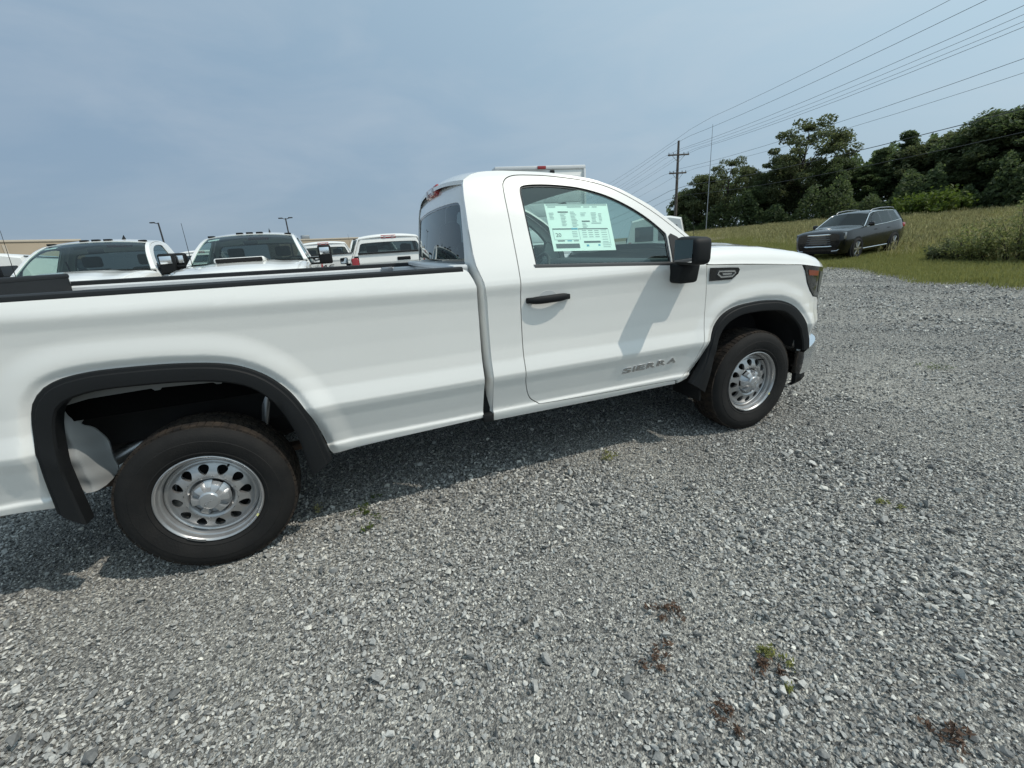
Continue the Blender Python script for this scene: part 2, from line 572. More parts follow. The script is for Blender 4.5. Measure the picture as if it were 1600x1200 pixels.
_px = np.array([3.985, 4.10, 4.20, 4.29, 4.36, 4.42, 4.45, 4.465])
_py = np.array([.992, .970, .925, .860, .770, .600, .350, 0.0])
_pl = np.concatenate([[0], np.cumsum(np.hypot(np.diff(_px), np.diff(_py)))])
HALF = float(_pl[-1])
def wrap_map(S, B, off):
    """front fascia: S = arc length from the centre (-right..+left), B = z"""
    S = np.asarray(S, float); B = np.asarray(B, float)
    d = HALF - np.abs(S)
    x = np.interp(d, _pl, _px); y = np.interp(d, _pl, _py)
    e = .01
    tx = np.interp(d + e, _pl, _px) - np.interp(d - e, _pl, _px); ty = np.interp(d + e, _pl, _py) - np.interp(d - e, _pl, _py)
    ln = np.hypot(tx, ty)
    nx, ny = -ty / ln, tx / ln
    lean = -.05 * np.clip(B - .85, 0, 1)
    sg = np.where(S < 0, -1.0, 1.0)
    return np.stack([x + lean - nx * off, sg * (y - ny * off), B], 1)

ZC = [.46, .48, .50, .515, .53, .54, .55, .57, .60, .64, .68, .71, .735, .75, .76, .77, .78, .79, .80, .82, .84, .87, .91, .96, 1.01, 1.06, 1.11, 1.16, 1.20, 1.23, 1.25, 1.265, 1.275, 1.285, 1.295, 1.31, 1.33, 1.35, 1.38, 1.41, 1.44, 1.50, 1.56, 1.62, 1.68, 1.74, 1.79, 1.83, 1.86, 1.88, 1.90]

ZC2 = sorted(set(ZC + [round(q, 3) for q in frange(.5, 1.24, .016)]))

def off_poly(poly, d):
    P = np.array(poly); n = len(P); r = []
    ar = sum(P[i, 0] * P[(i + 1) % n, 1] - P[(i + 1) % n, 0] * P[i, 1] for i in range(n))
    sgn = 1 if ar > 0 else -1
    for i in range(n):
        a, b, c = P[i - 1], P[i], P[(i + 1) % n]
        t1 = (b - a) / (np.linalg.norm(b - a) + 1e-12); t2 = (c - b) / (np.linalg.norm(c - b) + 1e-12)
        nn = np.array([t1[1] + t2[1], -(t1[0] + t2[0])]) * sgn
        l = np.linalg.norm(nn)
        r.append(tuple(b + nn / (l + 1e-12) * d))
    return r

# outlines in (x, z)
DOOR_TOP = crom([(1.706, 1.60), (1.709, 1.772), (1.722, 1.822), (1.765, 1.850), (1.85, 1.858), (2.05, 1.846), (2.30, 1.806), (2.47, 1.742), (2.65, 1.636), (2.80, 1.520), (2.93, 1.405)], 4)
DOOR_FRONT = crom([(2.955, 1.372), (2.985, 1.29), (3.010, 1.175), (3.022, 1.049), (3.014, .878), (2.988, .703), (2.945, .59), (2.875, .522), (2.84, .512)], 4)
DOOR_REAR = crom([(1.800, .535), (1.735, .59), (1.704, .69), (1.697, .80), (1.696, 1.05), (1.697, 1.25), (1.702, 1.42)], 4)
DOOR = DOOR_TOP + DOOR_FRONT + [(2.60, .516), (2.2, .524)] + DOOR_REAR
WINDOW = crom([(1.803, 1.362), (1.801, 1.50), (1.800, 1.70), (1.803, 1.775), (1.83, 1.800), (1.92, 1.806), (2.05, 1.800), (2.20, 1.780), (2.36, 1.734), (2.50, 1.668), (2.62, 1.590), (2.715, 1.506), (2.730, 1.475), (2.725, 1.40), (2.718, 1.312)], 4) + [(2.4, 1.330), (2.1, 1.346)]

def make_wheel():
    root = None
    # steel disc with twelve teardrop windows
    V, F = [], []
    def D(r):
        return float(np.interp(r, [.085, .092, .098, .112, .125, .150, .172, .182, .190, .196, .203, .206], [.046, .046, .030, .024, .026, .034, .044, .052, .052, .046, .050, .075]))
    nh, ns = 12, 28
    rc = .1465
    rings = [0, .35, .7, 1.0]
    ANG = [2 * math.pi * k / ns for k in range(ns)]
    for (cr_, ct_) in ((.179 - rc, rc * math.pi / nh), (.113 - rc, rc * math.pi / nh)):
        for sg_ in (-1, 1): ANG.append(math.atan2(cr_, sg_ * ct_) % (2 * math.pi))
    ANG = sorted(ANG); ns = len(ANG)
    for h in range(nh):
        a0 = 2 * math.pi * h / nh
        base = len(V)
        for an in ANG:
            # hole: teardrop, wide towards the hub
            wdt = .0215 + .0060 * math.sin(an)
            hr = .0255 * math.sin(an)
            ht = wdt * math.cos(an)
            # sector box direction
            dr, dt = math.sin(an), math.cos(an)
            rin, rout = .113 - rc, .179 - rc
            tt = []
            if dr > 1e-6: tt.append(rout / dr)
            if dr < -1e-6: tt.append(rin / dr)
            half = math.pi / nh
            if abs(dt) > 1e-6: tt.append((rc * half) / abs(dt))
            t = min(tt)
            br, bt = dr * t, dt * t / rc
            for s in rings:
                r = rc + hr + (br - hr) * s
                th = a0 + (ht / rc) + (bt - ht / rc) * s
                V.append((r * math.cos(th), D(r), r * math.sin(th)))
            V.append(((rc + hr) * math.cos(a0 + ht / rc), D(rc + hr) + .018, (rc + hr) * math.sin(a0 + ht / rc)))
        m = len(rings) + 1
        for k in range(ns):
            k2 = (k + 1) % ns
            for i in range(len(rings) - 1):
                F.append((base + k * m + i, base + k * m + i + 1, base + k2 * m + i + 1, base + k2 * m + i))
            F.append((base + k * m, base + k2 * m, base + k2 * m + m - 1, base + k * m + m - 1))
    for pr in ([(.084, .050), (.092, .048), (.098, .031), (.105, .026), (.113, D(.113))], [(.179, D(.179)), (.184, .0535), (.190, .0535), (.195, .049), (.202, .052), (.206, .080)]):
        nb = 96
        b = len(V)
        for k in range(nb):
            a = 2 * math.pi * k / nb
            for r, y in pr: V.append((r * math.cos(a), y, r * math.sin(a)))
        m = len(pr)
        for k in range(nb):
            k2 = (k + 1) % nb
            for i in range(m - 1): F.append((b + k * m + i, b + k * m + i + 1, b + k2 * m + i + 1, b + k2 * m + i))
    wheel = mesh_obj('wheel', V, F, M['steel'], None, sharp=40)
    bm = bmesh.new(); bm.from_mesh(wheel.data)
    bmesh.ops.remove_doubles(bm, verts=bm.verts, dist=2e-4)
    bmesh.ops.recalc_face_normals(bm, faces=bm.faces)
    bm.to_mesh(wheel.data); bm.free()
    wheel.data.polygons.foreach_set('use_smooth', [True] * len(wheel.data.polygons))
    wheel.data.set_sharp_from_angle(angle=math.radians(40))
    lathe('rim', [(.206, .075), (.2045, .050), (.206, .036), (.209, .030), (.2155, .027), (.2175, .018), (.2185, .008), (.222, .001), (.2285, -.004), (.2325, -.002), (.2335, .006), (.231, .012), (.224, .014), (.212, .05), (.20, .10), (.198, .19), (.225, .205), (.23, .21)], M['steel'], wheel, 96, sharp=28)
    lathe('brake_drum', [(.0, .095), (.15, .095), (.165, .11), (.165, .17)], M['under'], wheel, 40)
    # tyre
    tp = [(.224, .013), (.2335, .004), (.240, -.002), (.252, -.010), (.256, -.0085), (.275, -.0155), (.300, -.0205), (.315, -.0215), (.318, -.0195), (.335, -.0185), (.350, -.013), (.364, -.002), (.374, .009), (.3815, .020)]
    n = 120
    ty = lathe('tyre', tp + [(.3845, .036), (.3875, .085), (.3885, .1125), (.3875, .14), (.3845, .189), (.3815, .205), (.364, .227), (.32, .245), (.26, .236), (.224, .212)], M['rubber'], wheel, n, sharp=24, mats=[M['tread']], mi=[0] * 12 + [1] * 9 + [0] * 3)
    # tread blocks: raised lugs joined into one part
    V, F = [], []
    def lug(a0, a1, y0, y1, r0, r1, r2, sk):
        b = len(V)
        for (r, y) in ((r0, y0), (r1, y0), (r2, y1), (r0, y1)):
            for a in (a0, a1):
                aa = a + sk * (y - y0)
                V.append((r * math.cos(aa), y, r * math.sin(aa)))
        for q in ((0, 2, 3, 1), (2, 4, 5, 3), (4, 6, 7, 5), (0, 6, 4, 2), (1, 3, 5, 7)):
            F.append(tuple(b + i for i in q))
    nl = 76
    st = 2 * math.pi / nl
    for i in range(nl):
        a = i * st
        g = .88 * st if i % 3 else .80 * st
        lug(a, a + g, .010, .050, .372, .3845, .3895, 0)
        lug(a + .3 * st, a + .3 * st + g, .175, .215, .372, .3895, .3845, 0)
        lug(a + .1 * st, a + .1 * st + g, .060, .095, .380, .3900, .3920, 1.2)
        lug(a + .5 * st, a + .5 * st + g, .130, .165, .380, .3920, .3900, -1.2)
        lug(a + .4 * st, a + .4 * st + g, .101, .124, .380, .3920, .3920, 0)
    tr = mesh_obj('tread', V, F, M['tread'], wheel, smooth=False)
    tag(tr, kind='stuff')
    # hub cap: six lobes round a domed centre
    V, F = [], []
    n = 144
    rr = [0, .020, .038, .0425, .046, .052, .066, .080, .087]
    for k in range(n):
        a = 2 * math.pi * k / n
        l = .5 + .5 * math.cos(6 * a)
        lob = float(ss(.40, .58, l))
        for r in rr:
            y = {0: -.0195, .020: -.019, .038: -.016, .0425: -.011, .046: -.0095}.get(r)
            if y is None:
                hi = {.052: -.008, .066: -.005, .080: .002, .087: .028}[r]
                lo = {.052: .012, .066: .028, .080: .036, .087: .042}[r]
                y = lo + (hi - lo) * lob
            V.append((r * math.cos(a), y, r * math.sin(a)))
    m = len(rr)
    for k in range(n):
        k2 = (k + 1) % n
        for i in range(m - 1):
            F.append((k * m + i, k * m + i + 1, k2 * m + i + 1, k2 * m + i))
    mesh_obj('hub_cap', V, F, M['cap'], wheel, sharp=26)
    me = text_mesh('GMC', .022, .0008)
    me.materials.clear(); me.materials.append(M['chrome'])
    lo = link(bpy.data.objects.new('emblem', me), wheel)
    lo.rotation_euler = (math.radians(90), math.radians(-28), 0)
    lo.location = (-.021, -.0196, -.018)
    lo.scale = (1.0, .7, 1)
    tube('valve_stem', [(.176 * math.cos(.95), .045, .176 * math.sin(.95)), (.184 * math.cos(.95), .02, .184 * math.sin(.95)), (.187 * math.cos(.95), .004, .187 * math.sin(.95))], [.006, .005, .004], M['plastic'], wheel, 8)
    V, F = [], []
    for i in range(7):
        a = math.radians(232 + i * 3.4)
        V += [(r * math.cos(a), y, r * math.sin(a)) for r, y in ((.223, -.002), (.2235, -.0085), (.2305, -.0085), (.232, -.003))]
    for i in range(6):
        for j in range(3):
            F.append((i * 4 + j, i * 4 + j + 1, i * 4 + j + 5, i * 4 + j + 4))
    mesh_obj('balance_weight', V, F, M['satin'], wheel)
    V = []
    for a in (-.70, -.63):
        V += [(.222 * math.cos(a), -.0035, .222 * math.sin(a)), (.231 * math.cos(a), -.0055, .231 * math.sin(a))]
    mesh_obj('inspection_tag', V, [(0, 1, 3, 2)], M['ylw'], wheel, smooth=False)
    return wheel

def strip(name, c0, c1, fmap, prof, material, parent, sg, flat=False):
    """moulding between two curves of equal length: prof = [(t, proud), ...]"""
    n = min(len(c0), len(c1))
    def res(c):
        P = np.array(c); d = np.concatenate([[0], np.cumsum(np.hypot(*np.diff(P, axis=0).T))])
        s = np.linspace(0, d[-1], 48)
        return np.stack([np.interp(s, d, P[:, 0]), np.interp(s, d, P[:, 1])], 1)
    a, b = res(c0), res(c1)
    V, F = [], []
    m = len(prof)
    rowsw = []
    for t, pr in prof:
        q = a + (b - a) * min(t, 1)
        rowsw.append(fmap(q[:, 0], q[:, 1], -pr) if t <= 1 else None)
    wr = Wd(a[:, 0], np.maximum(a[:, 1], .74) if flat else a[:, 1])
    if flat: wr = wr * 0 + wr.mean() * .5 + wr * .5
    for i in range(48):
        for j, (t, pr) in enumerate(prof):
            q = a[i] + (b[i] - a[i]) * min(t, 1)
            y = sg * (wr[i] + pr)
            V.append((q[0], y, q[1]))
    for i in range(47):
        for j in range(m - 1):
            q = (i * m + j, i * m + j + 1, (i + 1) * m + j + 1, (i + 1) * m + j)
            F.append(q if sg < 0 else q[::-1])
    F.append(tuple(range(m))); F.append(tuple(47 * m + j for j in range(m))[::-1])
    return mesh_obj(name, V, F, material, parent, sharp=40)

WHEEL = make_wheel()

def RZ(x): return 1.4085 - .0155 * x - .008

def make_pickup(name, label):
    T = empty(name, label=label, cat='pickup truck')
    P = T
    for sg in (-1, 1):
        f = side(sg)
        fl = sg > 0
        # ---- bed side
        bed = [(1.442, 1.285), (1.444, 1.10), (1.440, .74), (1.432, .515), (.92, .497), (.70, .486)] + [(.585, .474)] + REAR_OUT[::-1][1:-1] + [(-.556, .488), (-.80, .505), (-1.13, .53), (-1.13, 1.0), (-1.13, RZ(-1.13))] + [(x, RZ(x)) for x in (-.6, 0.0, .6, 1.2)] + [(1.385, RZ(1.385)), (1.412, 1.36), (1.430, 1.322)]
        bs = panel('bed_side', bed, [], f, frange(-1.13, -.72, .05) + frange(-.72, .80, .013) + frange(.84, 1.45, .04), ZC2, M['white'], P, .03, flip=fl)
        capo = [(-1.13, 1.474), (1.385, 1.3985)]
        V, F = [], []
        for x in frange(-1.12, 1.385, .12):
            zt = RZ(x)
            wo = float(Wd(x, zt - .006))
            for (w, z) in ((wo - .002, zt - .030), (wo + .004, zt - .012), (wo + .001, zt + .004), (wo - .012, zt + .010), (.875, zt + .010), (.866, zt + .004), (.864, zt - .030)):
                V.append((x, sg * w, z))
        m = 7
        nn = len(V) // m
        for i in range(nn - 1):
            for j in range(m - 1):
                q = (i * m + j, i * m + j + 1, (i + 1) * m + j + 1, (i + 1) * m + j)
                F.append(q if sg > 0 else q[::-1])
        F += [tuple(range(m)), tuple((nn - 1) * m + j for j in range(m))]
        mesh_obj('bed_rail_cap', V, F, M['plastic_dk'], P, sharp=30)
        # ---- wheel arch trims
        strip('wheel_arch_trim', REAR_OUT, REAR_IN, f, [(0, -.03), (0, .004), (.05, .012), (.20, .014), (.26, .022), (.55, .025), (.90, .024), (1.0, .016), (1.0, -.05)], M['plastic'], P, sg, True)
        strip('wheel_arch_trim', FRONT_OUT, FRONT_IN, f, [(0, -.03), (0, .004), (.05, .012), (.20, .014), (.26, .022), (.55, .025), (.90, .024), (1.0, .016), (1.0, -.05)], M['plastic'], P, sg, True)
        # ---- cab side: rear corner, sill and roof rail round the door opening
        edge = [(x, float(np.interp(x, _ex, _ez))) for x in frange(1.49, 2.955, .05)]
        g = off_poly(DOOR, .0055)
        nt, nf = len(DOOR_TOP), len(DOOR_FRONT)
        gt, gf, gb = g[:nt], g[nt:nt + nf], g[nt + nf:]
        cab = [(1.497, .478), (1.497, .80), (1.499, 1.20), (1.488, 1.30), (1.462, 1.39), (1.458, 1.45), (1.462, 1.60), (1.472, 1.75), (1.480, 1.81)] + edge + [(2.965, 1.385)] + gt[::-1] + gb[::-1] + [gf[-1], (2.855, .478), (2.3, .474)]
        cs = panel('cab_side', cab, [], f, frange(1.45, 3.0, .04), ZC, M['white'], P, .03, flip=fl)
        # ---- door
        dr = panel('door', DOOR, [WINDOW[::-1]], f, frange(1.69, 3.03, .035), ZC, M['white'], P, .028, flip=fl)
        wi = off_poly(WINDOW, .006)
        panel('window', wi, [], lambda A, B, o, f=f: f(A, B, o + .014), frange(1.78, 2.75, .06), frange(1.30, 1.82, .05), M['g_side'], dr, 0, flip=fl)
        seal_in = off_poly(WINDOW, -.013)
        panel('window_seal', off_poly(WINDOW, .004), [seal_in[::-1]], lambda A, B, o, f=f: f(A, B, o + .009), frange(1.78, 2.75, .08), frange(1.30, 1.82, .06), M['gloss'], dr, .006, flip=fl)
        # beltline moulding
        b0 = [(1.790, 1.372), (2.3, 1.346), (2.735, 1.321)]
        b1 = [(1.800, 1.342), (2.3, 1.318), (2.735, 1.292)]
        strip('belt_moulding', b0, b1, f, [(0, 0), (.1, .006), (.5, .009), (.9, .007), (1, 0)], M['belt'], dr, sg)
        # mirror sail: black triangle at the front of the window
        sail = [(2.728, 1.300), (2.740, 1.475), (2.76, 1.490), (2.80, 1.470), (2.90, 1.385), (2.925, 1.345), (2.92, 1.30)]
        panel('mirror_sail', sail, [], f, frange(2.7, 2.95, .05), frange(1.29, 1.5, .04), M['plastic_dk'], dr, .012, proud=.006, flip=fl)
        # handle with its cup
        hz, hx0, hx1 = 1.178, 1.735, 1.985
        V, F = [], []
        for i in range(15):
            t = i / 14
            x = hx0 + (hx1 - hx0) * t
            w = float(Wd(x, hz))
            pr = .010 + .026 * math.sin(math.pi * min(1, max(0, t))) ** .55
            hh = .0225 * (1 - .45 * abs(2 * t - 1) ** 5)
            for k in range(10):
                a = 2 * math.pi * k / 10
                V.append((x, sg * (w + pr + (.0145) * math.cos(a)), hz + .006 * t + hh * math.sin(a)))
        for i in range(14):
            for k in range(10):
                q = (i * 10 + k, i * 10 + (k + 1) % 10, (i + 1) * 10 + (k + 1) % 10, (i + 1) * 10 + k)
                F.append(q)
        F += [tuple(range(10)), tuple(140 + k for k in range(10))]
        mesh_obj('handle', V, F, M['plastic'], dr, sharp=60)
        for xe in (hx0 + .012, hx1 - .012):
            w = float(Wd(xe, hz))
            y0, y1 = sorted((sg * (w - .01), sg * (w + .022)))
            box('handle_mount', (xe - .022, y0, hz - .013), (xe + .022, y1, hz + .017), M['plastic'], dr, .005)
        cup = [(1.860 + .052 * math.cos(a), 1.195 + .030 * math.sin(a)) for a in np.linspace(0, 2 * math.pi, 25)[:-1]]
        panel('handle_cup', cup, [], f, frange(1.8, 1.93, .02), frange(1.15, 1.24, .02), M['cup'], dr, .002, proud=.0015, flip=fl)
        panel('door_trim', [(1.72, .60), (2.95, .60), (2.97, 1.30), (1.74, 1.35)], [], lambda A, B, o, f=f: f(A, B, o + .075), frange(1.7, 3, .2), frange(.6, 1.36, .1), M['trim_in'], dr, 0, flip=fl)
        if sg < 0:
            # raised chrome nameplate on the door
            word = 'SIERRA'
            ws = {'S': .080, 'I': .026, 'E': .080, 'R': .084, 'A': .084}
            x = 2.386
            for c in word:
                me = text_mesh(c, .060, .0025, .0, .0022)
                co = np.array([v.co[:] for v in me.vertices])
                mn, mx = co.min(0), co.max(0)
                wd = ws[c]
                for v in me.vertices:
                    lx = x + (v.co.x - mn[0]) / (mx[0] - mn[0]) * (wd - .012)
                    lz = .636 + (x - 2.39) * .042 + (v.co.y - mn[1]) / (mx[1] - mn[1]) * .040
                    lw = float(Wd(lx, lz)) + .003 + v.co.z
                    v.co = Vector((lx, -lw, lz))
                me.flip_normals()
                me.materials.clear(); me.materials.append(M['nameplate'])
                link(bpy.data.objects.new('letter', me), dr)
                x += wd
        # ---- front fender
        hoodedge = [(3.88, 1.2165), (3.56, 1.2435), (3.27, 1.2645), (3.02, 1.2785), (2.994, 1.281)]
        fgap = off_poly(DOOR, .0055)
        fr = fgap[nt:nt + nf]
        fr = [q for q in fr if q[1] < 1.272][:-1]
        fend = hoodedge + fr + [(2.868, .500), (2.866, .482)] + FRONT_OUT[1:] + [(4.10, .60), (4.16, .62), (4.235, .80), (4.25, .90), (4.16, .958), (4.075, .972), (4.02, 1.02), (3.965, 1.09), (3.925, 1.17)]
        fd = panel('front_fender', fend, [], f, frange(2.86, 4.26, .014), ZC2, M['white'], P, .03, flip=fl)
        # vent: gloss black blade shape with a bright surround
        vent = [(3.022, 1.262), (3.20, 1.252), (3.262, 1.247), (3.280, 1.232), (3.274, 1.205), (3.225, 1.172), (3.034, 1.176)]
        vt = panel('fender_vent', vent, [], f, frange(3.0, 3.3, .05), frange(1.15, 1.28, .02), M['gloss'], P, .01, proud=.007, flip=fl)
        ring = [(3.092, 1.238), (3.232, 1.231), (3.248, 1.214), (3.220, 1.188), (3.122, 1.190), (3.086, 1.214)]
        rin = off_poly(ring, -.011)
        panel('vent_surround', ring, [rin], f, frange(3.0, 3.3, .05), [1.2, 1.21, 1.22], M['chrome'], vt, .006, proud=.013, flip=fl)
        panel('vent_badge', [(3.128, 1.220), (3.212, 1.216), (3.205, 1.205), (3.136, 1.207)], [], f, [3.17], [1.21], M['chrome'], vt, .006, proud=.013, flip=fl)
        # headlight
        hl = [(3.900, 1.2135), (4.10, 1.190), (4.268, 1.166), (4.285, 1.08), (4.265, .92), (4.175, .963), (4.082, .978), (4.026, 1.024), (3.971, 1.092), (3.930, 1.170)]
        hd = panel('headlight', hl, [], f, frange(3.88, 4.3, .04), frange(.9, 1.22, .04), M['lamp_dk'], P, .03, proud=.004, flip=fl)
        am = [(3.955, 1.178), (4.09, 1.160), (4.09, 1.125), (3.972, 1.138)]
        panel('turn_signal', am, [], f, frange(3.9, 4.1, .04), [1.14, 1.16], M['amber'], hd, .004, proud=.0075, flip=fl)
        panel('light_guide', [(4.125, 1.155), (4.20, 1.143), (4.215, .985), (4.15, 1.0)], [], f, [4.15, 4.18], frange(1.0, 1.16, .04), M['satin'], hd, .004, proud=.0075, flip=fl)
        # ---- mirror
        s = sg
        bm = bmesh.new()
        add_box(bm, (2.675, min(s * 1.035, s * 1.235), 1.305), (2.805, max(s * 1.035, s * 1.235), 1.468), .034, 3)
        for v in bm.verts:
            t = (abs(v.co.y) - 1.045) / .225
            v.co.x += -.018 * t + (.02 if v.co.x > 2.73 else 0) * (1 - t)
            if v.co.z > 1.4: v.co.z -= .012 * t
        mr = bm_obj('mirror', bm, M['plastic'], P, sharp=50)
        bm = bmesh.new()
        add_box(bm, (2.70, min(s * .965, s * 1.10), 1.190), (2.845, max(s * .965, s * 1.10), 1.315), .024, 3)
        for v in bm.verts:
            if v.co.z < 1.25:
                v.co.y = s * (abs(v.co.y) - .25 * max(0, abs(v.co.y) - 1.0)); v.co.x += .008
        bm_obj('mirror_foot', bm, M['plastic'], mr, sharp=50)
        V = []
        for (yy, zz) in crom([(1.055, 1.325), (1.215, 1.325), (1.218, 1.448), (1.055, 1.452)], 1, True):
            V.append((2.6715 - .018 * (yy - 1.045) / .225, s * yy, zz))
        mesh_obj('mirror_glass', V, [(0, 1, 2, 3) if s < 0 else (3, 2, 1, 0)], M['mirror'], mr, smooth=False)
        # ---- inside of the wheel houses and sills
        if True:
            # front liner
            V, F = [], []
            arc = FRONT_IN
            for (x, z) in arc:
                w0 = float(Wd(x, z))
                V += [(x, sg * (w0 - .03), z + .01), (x, sg * .60, z + .02)]
            for i in range(len(arc) - 1):
                F.append((2 * i, 2 * i + 1, 2 * i + 3, 2 * i + 2))
            n0 = len(V)
            V += [(x, sg * .60, z + .02) for x, z in arc]
            F.append(tuple(range(n0, n0 + len(arc))))
            mesh_obj('wheel_liner', V, F, M['under'], P, sharp=60)
            fy0, fy1 = sorted((sg * .70, sg * .975))
            box('mud_guard', (3.030, fy0, .33), (3.048, fy1, .50), M['plastic'], P, .006)
        # rear wheel house: added black sheet painting in its shade, flange and brace
        yi = sg * .60
        panel('wheelhouse_shade_sheet', [(-.62, .857), (.64, .857), (.64, 1.22), (-.62, 1.22)], [], lambda A, B, o, sg=sg: np.stack([A, sg * (.868 - o + A * 0), B], 1), [0], [], M['void'], P, .004, flip=fl)
        box('wheelhouse', (-.62, min(yi - sg * .12, yi), .62), (.62, max(yi - sg * .12, yi), 1.18), M['under'], P, .02)
        fl_in = [(-.50, 1.045), (-.36, 1.045), (.30, 1.03), (.44, .93), (.28, .945), (.18, .953), (.17, .944), (.15, .944), (.14, .955), (-.06, .965), (-.07, .955), (-.09, .955), (-.10, .967), (-.33, .96), (-.44, .94), (-.50, .90)]
        panel('bed_side_flange', fl_in, [], lambda A, B, o, f=f: f(A, B, o + .055), frange(-.5, .45, .1), [1.0], M['white_inner'], P, .004, flip=fl)
        br = crom([(-.50, 1.03), (-.385, .985), (-.378, .92), (-.400, .865), (-.425, .835), (-.405, .79), (-.388, .70), (-.392, .62), (-.385, .565), (-.425, .515), (-.48, .515)], 3) + [(-.52, .60), (-.53, .9)]
        def bmap(A, B, o, sg=sg):
            w = .895 + .009 * np.sin(A * 41 + B * 9) * np.sin(B * 23 + 1.3) + .004 * np.sin(B * 61 + A * 20) * ss(.85, .7, B) - .12 * ss(-.46, -.38, A) - .03 * ss(.86, .90, B) * ss(-.47, -.43, A)
            return np.stack([A, sg * (w - o), B], 1)
        panel('bed_side_brace', br, [], bmap, frange(-.54, -.3, .012), frange(.5, 1.05, .014), M['brace'], P, .01, flip=fl)
        tube('shock_absorber', [(.17, sg * .66, .36), (.24, sg * .60, .62), (.27, sg * .575, .74), (.34, sg * .53, .98)], [.020, .020, .030, .030], M['satin'], P, 8)
        box('frame_rail', (-1.05, min(sg * .42, sg * .50), .50), (3.9, max(sg * .42, sg * .50), .64), M['frame'], P, .01)
        box('leaf_spring', (-.62, min(sg * .53, sg * .60), .40), (.62, max(sg * .53, sg * .60), .44), M['rust'], P, .01)
        # tail light
        zt0, zt1 = .98, 1.40
        lo = (-1.145, min(sg * .86, sg * 1.0), zt0); hi = (-1.0, max(sg * .86, sg * 1.0), zt1)
        tl = box('tail_light', lo, hi, M['red'], P, .03, 3)
        box('reverse_lamp', (-1.152, min(sg * .885, sg * .975), 1.07), (-1.14, max(sg * .885, sg * .975), 1.20), M['clear'], tl, .004)
        # wheels
        for wx in (0.0, WB):
            w = copy_tree(WHEEL, P)
            w.location = (wx, sg * .965, .385)
            w.rotation_euler = (0, random.uniform(-.2, .2) if wx else 0, 0 if sg < 0 else math.pi)
    # ---- roof, windscreen, back wall
    panel('roof', [(1.487, -1), (2.30, -1), (2.30, 1), (1.487, 1)], [], top_map, frange(1.487, 2.30, .04) + [1.5, 1.51, 1.54], [-.97, -.93, .93, .97] + frange(-1, 1, .1), M['white'], P, .02)
    for a, b in ((-1, -.935), (.935, 1)):
        panel('windshield_pillar', [(2.30, a), (2.97, a), (2.97, b), (2.30, b)], [], top_map, frange(2.3, 2.97, .05), frange(a, b, .03), M['white'], P, .02)
    ws = panel('windshield', [(2.305, -.932), (2.965, -.932), (2.965, .932), (2.305, .932)], [], lambda A, B, o: top_map(A, B, o + .006), frange(2.3, 2.97, .05), frange(-.93, .93, .1), M['g_wind'], P, 0)
    panel('windshield_band', [(2.300, -.934), (2.345, -.934), (2.345, .934), (2.300, .934)], [], lambda A, B, o: top_map(A, B, o + .010), [2.32], frange(-.93, .93, .1), M['gloss'], ws, 0)
    panel('cowl', [(2.94, -.95), (3.01, -.93), (3.01, .93), (2.94, .95)], [], lambda A, B, o: top_map(np.minimum(A, 2.99), B, o + .015) + np.stack([np.maximum(A - 2.94, 0) * .6, A * 0, A * 0 - .012], 1), [2.97], frange(-.93, .93, .1), M['plastic'], P, 0)
    panel('headliner', [(1.50, -.97), (2.34, -.97), (2.34, .97), (1.50, .97)], [], lambda A, B, o: top_map(A, B, o + .035), frange(1.5, 2.34, .08), frange(-.97, .97, .12), M['trim_lt'], P, 0, flip=True)
    def wv(z): return float(Wd(1.5, z))
    bo = [(wv(z) - .014, z) for z in (.50, .53, .56, .60, .65, .70, .76, .80, .86, .93, 1.10, 1.22, 1.27, 1.35, 1.45, 1.55, 1.65, 1.75, 1.81)]
    bo = bo + [(wv(1.84) - .03, 1.845)] + [(y, 1.845 + .034 * (1 - (y / .72) ** 2)) for y in (.6, .4, .2, 0, -.2, -.4, -.6)] + [(-wv(1.84) + .03, 1.845)] + [(-y, z) for y, z in bo[::-1]]
    bwin = crom([(.800, 1.415), (.790, 1.48), (.715, 1.68), (.690, 1.715), (.62, 1.735), (.3, 1.745), (0, 1.748), (-.3, 1.745), (-.62, 1.735), (-.690, 1.715), (-.715, 1.68), (-.790, 1.48), (-.800, 1.415), (-.77, 1.395), (-.4, 1.388), (0, 1.388), (.4, 1.388), (.77, 1.395)], 3, True)
    bw = panel('cab_back_panel', bo, [bwin[::-1]], back_map, frange(-1, 1, .08) + [-.93, -.90, -.87, .93, .90, .87, -.98, .98], frange(.5, 1.9, .07), M['white'], P, .03, flip=True)
    bg_ = panel('rear_window', off_poly(bwin, .004), [], lambda A, B, o: back_map(A, B, o + .006), frange(-.8, .8, .1), frange(1.38, 1.76, .06), M['g_priv'], P, 0, flip=True)
    panel('rear_window_seal', off_poly(bwin, .004), [off_poly(bwin, -.014)[::-1]], lambda A, B, o: back_map(A, B, o + .003), frange(-.8, .8, .1), frange(1.38, 1.76, .08), M['gloss'], bg_, .003, flip=True)
    # high stop lamp on the rear edge of the roof
    bm = bmesh.new()
    add_box(bm, (1.445, -.19, 1.822), (1.53, .19, 1.895), .022, 3)
    cl = bm_obj('stop_lamp', bm, M['red'], P)
    for y in (-.125, .065):
        box('cargo_lens', (1.4375, y, 1.836), (1.46, y + .06, 1.882), M['clear'], cl, .008)
    # ---- hood
    hd = [(3.005, -1), (4.24, -1), (4.24, 1), (3.005, 1)]
    panel('hood', hd, [], hood_map, frange(3.005, 4.24, .05), sorted(set([round(s * q, 4) for q in (0, .1, .2, .31, .42, .49, .56, .61, .66, .73, .80, .845, .89, .92, .935, .945, .96, .975, .983, .99, 1) for s in (-1, 1)])), M['white'], P, .03)
